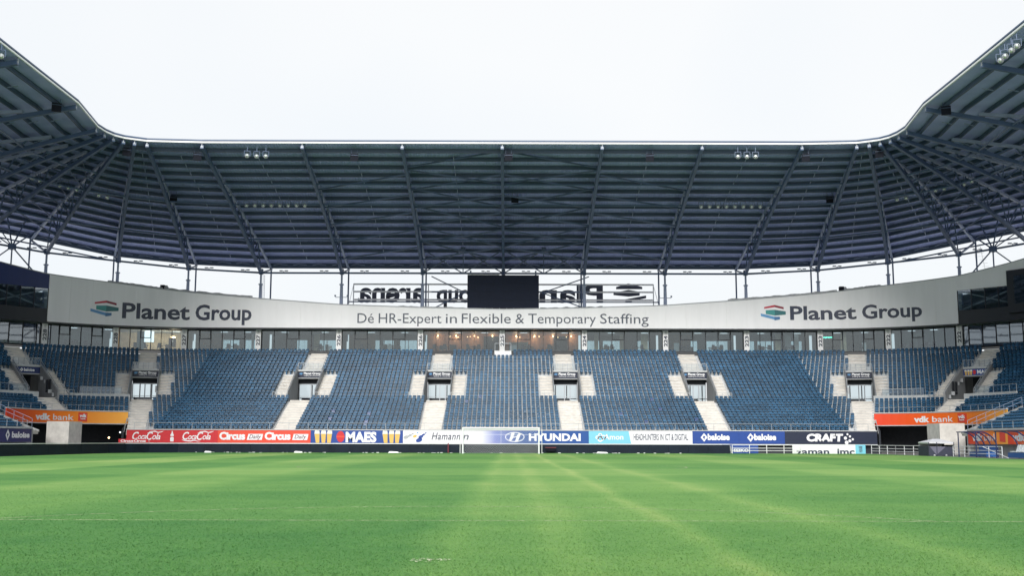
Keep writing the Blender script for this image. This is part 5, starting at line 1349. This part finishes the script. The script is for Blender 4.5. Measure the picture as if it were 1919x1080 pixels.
# plan bracing: long diagonals between trusses in the middle bays
c0 = NS//2
def brace(p, r_, w=.16): MB().bar(p, r_, w).obj('diagonal_brace', 'steel', roof)
for i in (c0-2, c0-1, c0, c0+1):
    inner = i in (c0-1, c0)
    A_, B_ = (ST[i], ST[i+1]) if i >= c0 else (ST[i+1], ST[i])   # A nearer the middle
    for f0, f1 in ((.80, .66), (.64, .52), (.50, .38), (.36, .24), (.22, .10)):
        brace(chord_bot(A_, f0), chord_top(B_, 1-f0*.83-.05+.04) if False else chord_bot(B_, f1)+Vector((0, 0, .25)))
    if inner:
        for f0, f1 in ((.95, .82), (.70, .80), (.52, .66), (.36, .52), (.20, .36), (.08, .24)): brace(chord_bot(A_, f0)+Vector((0, 0, .4)), chord_bot(B_, f1)+Vector((0, 0, .5)))
# vertical lattice above the screen
za, zb_ = 22.95, 26.1
for i in (c0-1, c0):
    A_, B_ = ST[i][1], ST[i+1][1]; M_ = (A_+B_)/2; up = Vector((0, 0, zb_-za))
    for s_, e_ in ((A_, M_+up), (M_, A_+up), (M_, B_+up), (B_, M_+up)): brace(s_, e_, .14)
    brace(M_, M_+up, .12); MB().box(M_.x-.3, M_.x+.3, M_.y-.12, M_.y+.12, zb_-.3, zb_+.35).obj('gusset', 'steel', roof)
    MB().box(M_.x-.5, M_.x+.5, M_.y-.1, M_.y+.1, za-.1, za+.12).obj('gusset', 'steel', roof)
b = MB()
# K bracing beside the screen between rear posts, and horizontal tubes
for g in (-1, 1):
    x0 = AX+g*10.57+.9; x1 = AX+g*5.2; Y = 146.0
    km = Vector((x1, Y, 20.9))
    b = MB(); b.tube((x0, Y, 23.1), km, .08, n=6); b.tube((x0, Y, 18.6), km, .08, n=6); b.tube((x0, Y, 21.0), (x1-g*1, Y, 21.0), .08, n=6); b.obj('k_brace', 'steel', roof)
# corner hubs with spokes
for i in (c0-3-3-0, c0+3+3-1+0):
    pass
for g in (-1, 1):
    ia = c0+g*(3+3); ib = c0+g*(3+4)       # stations at 39.4 and 55 degrees
    A_, B_ = ST[ia], ST[ib]; hub = (A_[1]+B_[1])/2
    MB().box(hub.x-.35, hub.x+.35, hub.y-.35, hub.y+.35, hub.z-.35, hub.z+.35).obj('hub_gusset', 'steel', roof)
    for f in (.25, .5, .75):
        brace(hub, chord_top(A_, .16).lerp(chord_top(B_, .16), f), .13)
    for e_ in (chord_top(A_, .12), chord_top(B_, .12), A_[1]+Vector((0, 0, -4)), B_[1]+Vector((0, 0, -4)), hub+Vector((0, 0, -3.5))): brace(hub, e_, .13)
    for f0 in (.15, .35, .55):
        brace(chord_bot(A_, f0), chord_bot(B_, f0+.15), .10); brace(chord_bot(B_, f0), chord_bot(A_, f0+.15), .10)
        brace(chord_top(A_, f0+.1), chord_top(B_, f0+.28), .08); brace(chord_top(B_, f0+.1), chord_top(A_, f0+.28), .08)
# columns and rear posts
for i in range(NS):
    N_ = ST[i][1]; B = ST[i][2]
    b = MB(); zb0 = 15.2
    b.tube((N_.x, N_.y, zb0), (N_.x, N_.y, N_.z-1.6), .30, .19, n=12); b.tube((N_.x, N_.y, N_.z-1.6), (N_.x, N_.y, N_.z-1.45), .30, n=12); b.tube((N_.x, N_.y, N_.z-1.45), (N_.x, N_.y, N_.z-.1), .13, .13, n=10)
    b.obj('column', 'steel_lt', roof)
    MB().tube((B.x, B.y-.2, 14.5), (B.x, B.y-.2, B.z), .11, n=8).obj('rear_post', 'steel', roof)
# service boxes / small lamps on two columns
for i in (c0-2, c0+2): 
    N_ = ST[i][1]; b = MB(); b.bar((N_.x-.8, N_.y, N_.z-3.2), (N_.x+.8, N_.y, N_.z-3.2), .07)
    b.box(N_.x-.9, N_.x-.7, N_.y-.1, N_.y+.1, N_.z-3.1, N_.z-2.9); b.box(N_.x+.7, N_.x+.9, N_.y-.1, N_.y+.1, N_.z-3.1, N_.z-2.9); b.obj('column_bracket', 'steel', roof)
# ladder leaning at the left-middle column
t = thing('ladder', 'thin steel ladder fixed beside the fourth column from the left', 'ladder', ST[c0-3][1]+Vector((.5, -.2, -5)))
N_ = ST[c0-3][1]; b = MB()
for dx in (.42, .62): b.bar((N_.x+dx-.1, N_.y-.2, N_.z-.3), (N_.x+dx, N_.y-.2, 17.6), .035)
b.obj('rail', 'steel_lt', t); b = MB()
for q_ in range(16): z = 17.8+q_*.31; b.bar((N_.x+.40, N_.y-.2, z), (N_.x+.6, N_.y-.2, z), .03)
b.obj('rungs', 'steel_lt', t)
# little twin lamps along the node ring
k = 0
ringpos = []
for i in range(3, NS-4):
    for u in ((.28, .78) if True else ()): ringpos.append(ST[i][1].lerp(ST[i+1][1], u))
lampb = MB(); 
for dx in (-.35, .35): lampb.box(dx-.2, dx+.2, -.12, .12, .12, .24)
lampb.bar((0, 0, 0), (0, 0, .15), .06); lampb.bar((-.3, 0, .14), (.3, 0, .14), .05)
lm = lampb.mesh('twin_lamp', 'steel')
ringpos.sort(key=lambda p: p.x)
for n_, p in enumerate(ringpos):
    o = link('twin_lamp', lm); o.location = p+Vector((0, 0, .1))
    side = 'left' if p.x < AX-12 else ('right' if p.x > AX+12 else 'middle')
    tag(o, 'small dark twin lamp on the tube under the roof, %s from the left' % ordw(n_+1), 'lamp', 'twin lamps on the roof ring tube')
# floodlights: found on the sheeting by sight line, hung 1 m below it
tris = []; vv = []
for i in range(NS-1):
    for q_ in range(10):
        k = len(vv); vv += [deck(ST[i], q_/10), deck(ST[i+1], q_/10), deck(ST[i+1], (q_+1)/10), deck(ST[i], (q_+1)/10)]; tris.append((k, k+1, k+2, k+3))
bvh = BVHTree.FromPolygons(vv, tris)
def roofhit(px, py, back=1.6):
    r = ray(px, py).normalized(); h = bvh.ray_cast(Vector((0, 0, CAM_H)), r)
    if h[0] is None: return None
    return h[0]-r*back*2.2
def mk_flood():
    t = thing('floodlight', 'x', 'floodlight')
    b = MB(); b.tube((0, 0, 0), (0, .30, .05), .23, .13, n=12); b.obj('housing', 'cap', t)
    MB().ball((0, -.01, 0), .20, 10, 6, 1).obj('lens', 'lens', t)
    MB().bar((-.3, .1, 0), (-.3, .1, .55), .05).bar((.3, .1, 0), (.3, .1, .55), .05).bar((-.3, .1, .55), (.3, .1, .55), .05).bar((0, .1, .55), (0, .1, 1.0), .06).obj('bracket', 'steel', t)
    return t
FL = [((463, 292), 'short front row of three floodlights, left'), ((481, 293), 'short front row of three floodlights, left'), ((498, 293), 'short front row of three floodlights, left')]
FL += [((x, 294), 'short front row of three floodlights, right') for x in (1383, 1400, 1416)]
FL += [((462+i*15.6, 385), 'row of eight floodlights left of centre') for i in range(8)]+[((1314+i*15.8, 387), 'row of eight floodlights right of centre') for i in range(8)]
FL += [(p, 'scattered lamps of the left corner') for p in ((61, 334), (75, 339), (112, 348), (128, 352), (144, 356), (185, 366), (201, 370))]
FL += [(p, 'scattered lamps of the right corner') for p in ((1681, 374), (1698, 371), (1753, 357), (1769, 354), (1806, 346), (1821, 340))]
FL += [(p, 'slanting row at the top right') for p in ((1875, 113), (1884, 105), (1896, 94), (1906, 86))]+[((2, 105), 'lamp at the top left edge')]
fl0 = mk_flood(); first = True; cnt = {}
for (px, py), g_ in FL:
    p = roofhit(px, py, 2.4)
    if p is None: continue
    cnt[g_] = cnt.get(g_, 0)+1
    tot = sum(1 for _, q_ in FL if q_ == g_)
    lab = 'round glass floodlight, %s of the %s' % (ORD[cnt[g_]-1]+' from the left' if tot > 1 else 'single', g_)
    if tot == 1: lab = 'round glass floodlight alone at the top left edge under the roof'
    rz_ = math.atan2(p.x, -p.y)+PI if False else math.atan2(-p.x, p.y)
    if first: fl0.location = p; fl0.rotation_euler = (0, 0, rz_); fl0['label'] = lab; fl0['group'] = 'roof floodlights'; first = False
    else: copy_tree(fl0, p, rz_, lab, 'roof floodlights')
# loudspeakers
def mk_spk():
    t = thing('loudspeaker', 'x', 'loudspeaker'); MB().hexa([(-.42, -.3, -.5), (.42, -.3, -.5), (.42, .3, -.4), (-.42, .3, -.4), (-.42, -.3, .3), (.42, -.3, .3), (.42, .3, .45), (-.42, .3, .45)]).obj('cabinet', 'black', t)
    MB().bar((-.3, 0, .35), (-.3, 0, .9), .05).bar((.3, 0, .35), (.3, 0, .9), .05).bar((-.42, -.31, .12), (.42, -.31, .12), .04).obj('bracket', 'steel', t); return t
sp0 = mk_spk(); first = True
for (px, py), lab in (((370, 293), 'black loudspeaker under the front edge, far left straight bay'), ((664, 294), 'black loudspeaker under the front edge, left of centre'), ((953, 294), 'black loudspeaker under the front edge beside the middle truss'), ((1218, 295), 'black loudspeaker under the front edge, right of centre'), ((1510, 295), 'black loudspeaker under the front edge, far right straight bay'), ((237, 284), 'black loudspeaker in the left corner near the edge'), ((1648, 287), 'black loudspeaker in the right corner near the edge'), ((325, 373), 'black loudspeaker on the left corner truss half way back'), ((1555, 375), 'black loudspeaker on the right corner truss half way back'), ((965, 373), 'small black box beside the middle truss half way back'), ((106, 200), 'black loudspeaker under the left side roof'), ((1773, 206), 'black loudspeaker under the right side roof')):
    p = roofhit(px, py, 1.2)
    if p is None: continue
    rz_ = math.atan2(-p.x, p.y)
    if first: sp0.location = p; sp0.rotation_euler = (0, 0, rz_); sp0['label'] = lab; sp0['group'] = 'roof loudspeakers'; first = False
    else: copy_tree(sp0, p, rz_, lab, 'roof loudspeakers')

# ================================================================== SCREEN AND ROOFTOP SIGN
sc_ = thing('video_screen', 'large dark blank video screen hanging in the middle above the fascia', 'screen', atY(943, 578, 139.6))
a, c = atY(876, 515.5, 139.6), atY(1010, 578, 139.6)
nx, nz = 8, 4
b = MB().box(a.x, c.x, 139.75, 140.3, c.z, a.z); b.obj('cabinet', 'black', sc_)
for i in range(nx):
    for j in range(nz):
        x0 = a.x+(c.x-a.x)*i/nx; x1 = a.x+(c.x-a.x)*(i+1)/nx; z0 = c.z+(a.z-c.z)*j/nz; z1 = c.z+(a.z-c.z)*(j+1)/nz
        MB().box(x0+.004, x1-.004, 139.66, 139.745, z0+.004, z1-.004).obj('screen_panel', 'screen', sc_)
b = MB(); b.bar((a.x, 139.8, a.z+.06), (a.x+4.1, 139.8, a.z+.06), .1, .08); b.obj('top_strip', 'white', sc_)
b = MB()
for i in range(10): x = a.x+(c.x-a.x)*(i+.5)/10; b.box(x-.08, x+.08, 139.6, 139.8, c.z-.22, c.z-.02)
b.bar((a.x-.1, 139.7, c.z-.14), (c.x+.1, 139.7, c.z-.14), .06); b.obj('bottom_bracket', 'kerb', sc_)
MB().box(a.x+.3, a.x+.5, 139.9, 140.1, a.z, 22.95).box(c.x-.5, c.x-.3, 139.9, 140.1, a.z, 22.95).obj('hanger', 'steel', sc_)

sgn = thing('rooftop_sign', 'large dark sign letters seen from behind on a pale frame above the fascia', 'sign', (AX, 150, 17))
Y = 150.0
def zz(px, py): return atY(px, py, Y).z
def xx_(px): return atY(px, 560, Y).x
def mtext(txt, px_start, px_end, py_base, py_cap, ref=.73):
    w = xx_(px_start)-xx_(px_end); vs, fs = fit(txt, w, zz(900, py_cap)-zz(900, py_base), .03, 0, 1)
    b = MB(); x0 = xx_(px_start); z0 = zz(900, py_base)
    for y_ in (Y+.0,):
        b.v += [(x0-x, y_, z0+yy) for x, yy in vs]; b.f += [tuple(f) for f in fs]
    n0 = len(vs)
    # give the letters depth
    from collections import Counter
    ec = Counter()
    for f in fs:
        for i in range(len(f)): e = (f[i], f[(i+1) % len(f)]); ec[tuple(sorted(e))] += 1
    b.v += [(x0-x, Y+.25, z0+yy) for x, yy in vs]; b.f += [tuple(i+n0 for i in reversed(f)) for f in fs]
    for (i, j), k_ in ec.items():
        if k_ == 1: b.f.append((i, j, j+n0, i+n0))
    return b.obj('letter_word', 'ink', sgn)
mtext('Planet', 1130, 945, 566, 532); mtext('Group', 930, 818, 566, 532); mtext('arena', 795, 671, 566, 527)
b = MB()
def band(px0, px1, y0, y1, y2=None):
    pts = []
b = MB()
for pts in ([(1155, 538), (1178, 531.5), (1204, 538), (1204, 542), (1155, 542)], [(1150, 549), (1178, 543.5), (1199, 547), (1199, 554), (1178, 556), (1150, 553)], [(1165, 562.5), (1211, 554), (1211, 559), (1190, 563), (1165, 563)], [(1172, 565), (1184, 565), (1184, 567), (1172, 567)]):
    b.poly([(xx_(x), Y, zz(x, y)) for x, y in pts]); b.poly([(xx_(x), Y+.25, zz(x, y)) for x, y in reversed(pts)])
    for i in range(len(pts)):
        (x0, y0), (x1, y1) = pts[i], pts[(i+1) % len(pts)]; b.quad((xx_(x0), Y, zz(x0, y0)), (xx_(x0), Y+.25, zz(x0, y0)), (xx_(x1), Y+.25, zz(x1, y1)), (xx_(x1), Y, zz(x1, y1)))
b.obj('logo_block', 'ink', sgn)
for py, w in ((534, .22), (548, .22), (563, .24)): MB().bar((xx_(663), Y-.3, zz(900, py)), (xx_(1224), Y-.3, zz(900, py)), .12, w).obj('frame_rail', 'white', sgn)
MB().bar((xx_(655), Y-.4, zz(900, 567)), (xx_(1235), Y-.4, zz(900, 567)), .12, .16).obj('frame_rail', 'steel', sgn)
for px in (663, 803, 1085, 1224): MB().bar((xx_(px), Y-.3, 17), (xx_(px), Y-.3, zz(900, 533)), .13).obj('frame_post', 'white', sgn)
for px, d_ in ((663, -8), (1224, 9)): MB().bar((xx_(px), Y-.3, zz(900, 534)), (xx_(px+d_), Y-.3, zz(900, 570)), .06).obj('frame_stay', 'white', sgn)

# lattice mast far behind on the right
t = thing('lattice_mast', 'pale lattice mast rising behind the right corner of the fascia', 'mast', (62.6, 148, 17))
b = MB(); p0, p1 = atY(1831, 462, 150), atY(1850, 505, 150); w = .9
for dx in (-w/2, w/2): b.bar((p0.x+dx, 150, p0.z), (p1.x+dx*1.5, 150, p1.z-6), .08)
b.obj('mast_leg', 'tarp', t); b = MB()
for i in range(12): u = i/11*1.6; q_ = p0.lerp(p1, u); b.bar((q_.x-w/2, 150, q_.z), (q_.x+w/2, 150, q_.z), .06)
b.obj('mast_rung', 'tarp', t)

# lights and small things inside the left opening
for px, py, lab in ((825+0, 0, ''),):
    pass
for px, py, lab in ((204, 821, 'small warm lamp glowing in the left corner opening, lower'), (225, 811, 'small white lamp glowing in the left corner opening, upper')):
    p = atY(px, py, 118.5); tag(MB().ball(p, .09, 8, 5).obj('wall_lamp', 'lampc' if 'white' in lab else 'lampw'), lab, 'lamp')

for o in SC.objects:
    if 'label' in o and len(o['label'].split()) > 16: print('LONG', o.name, o['label'])
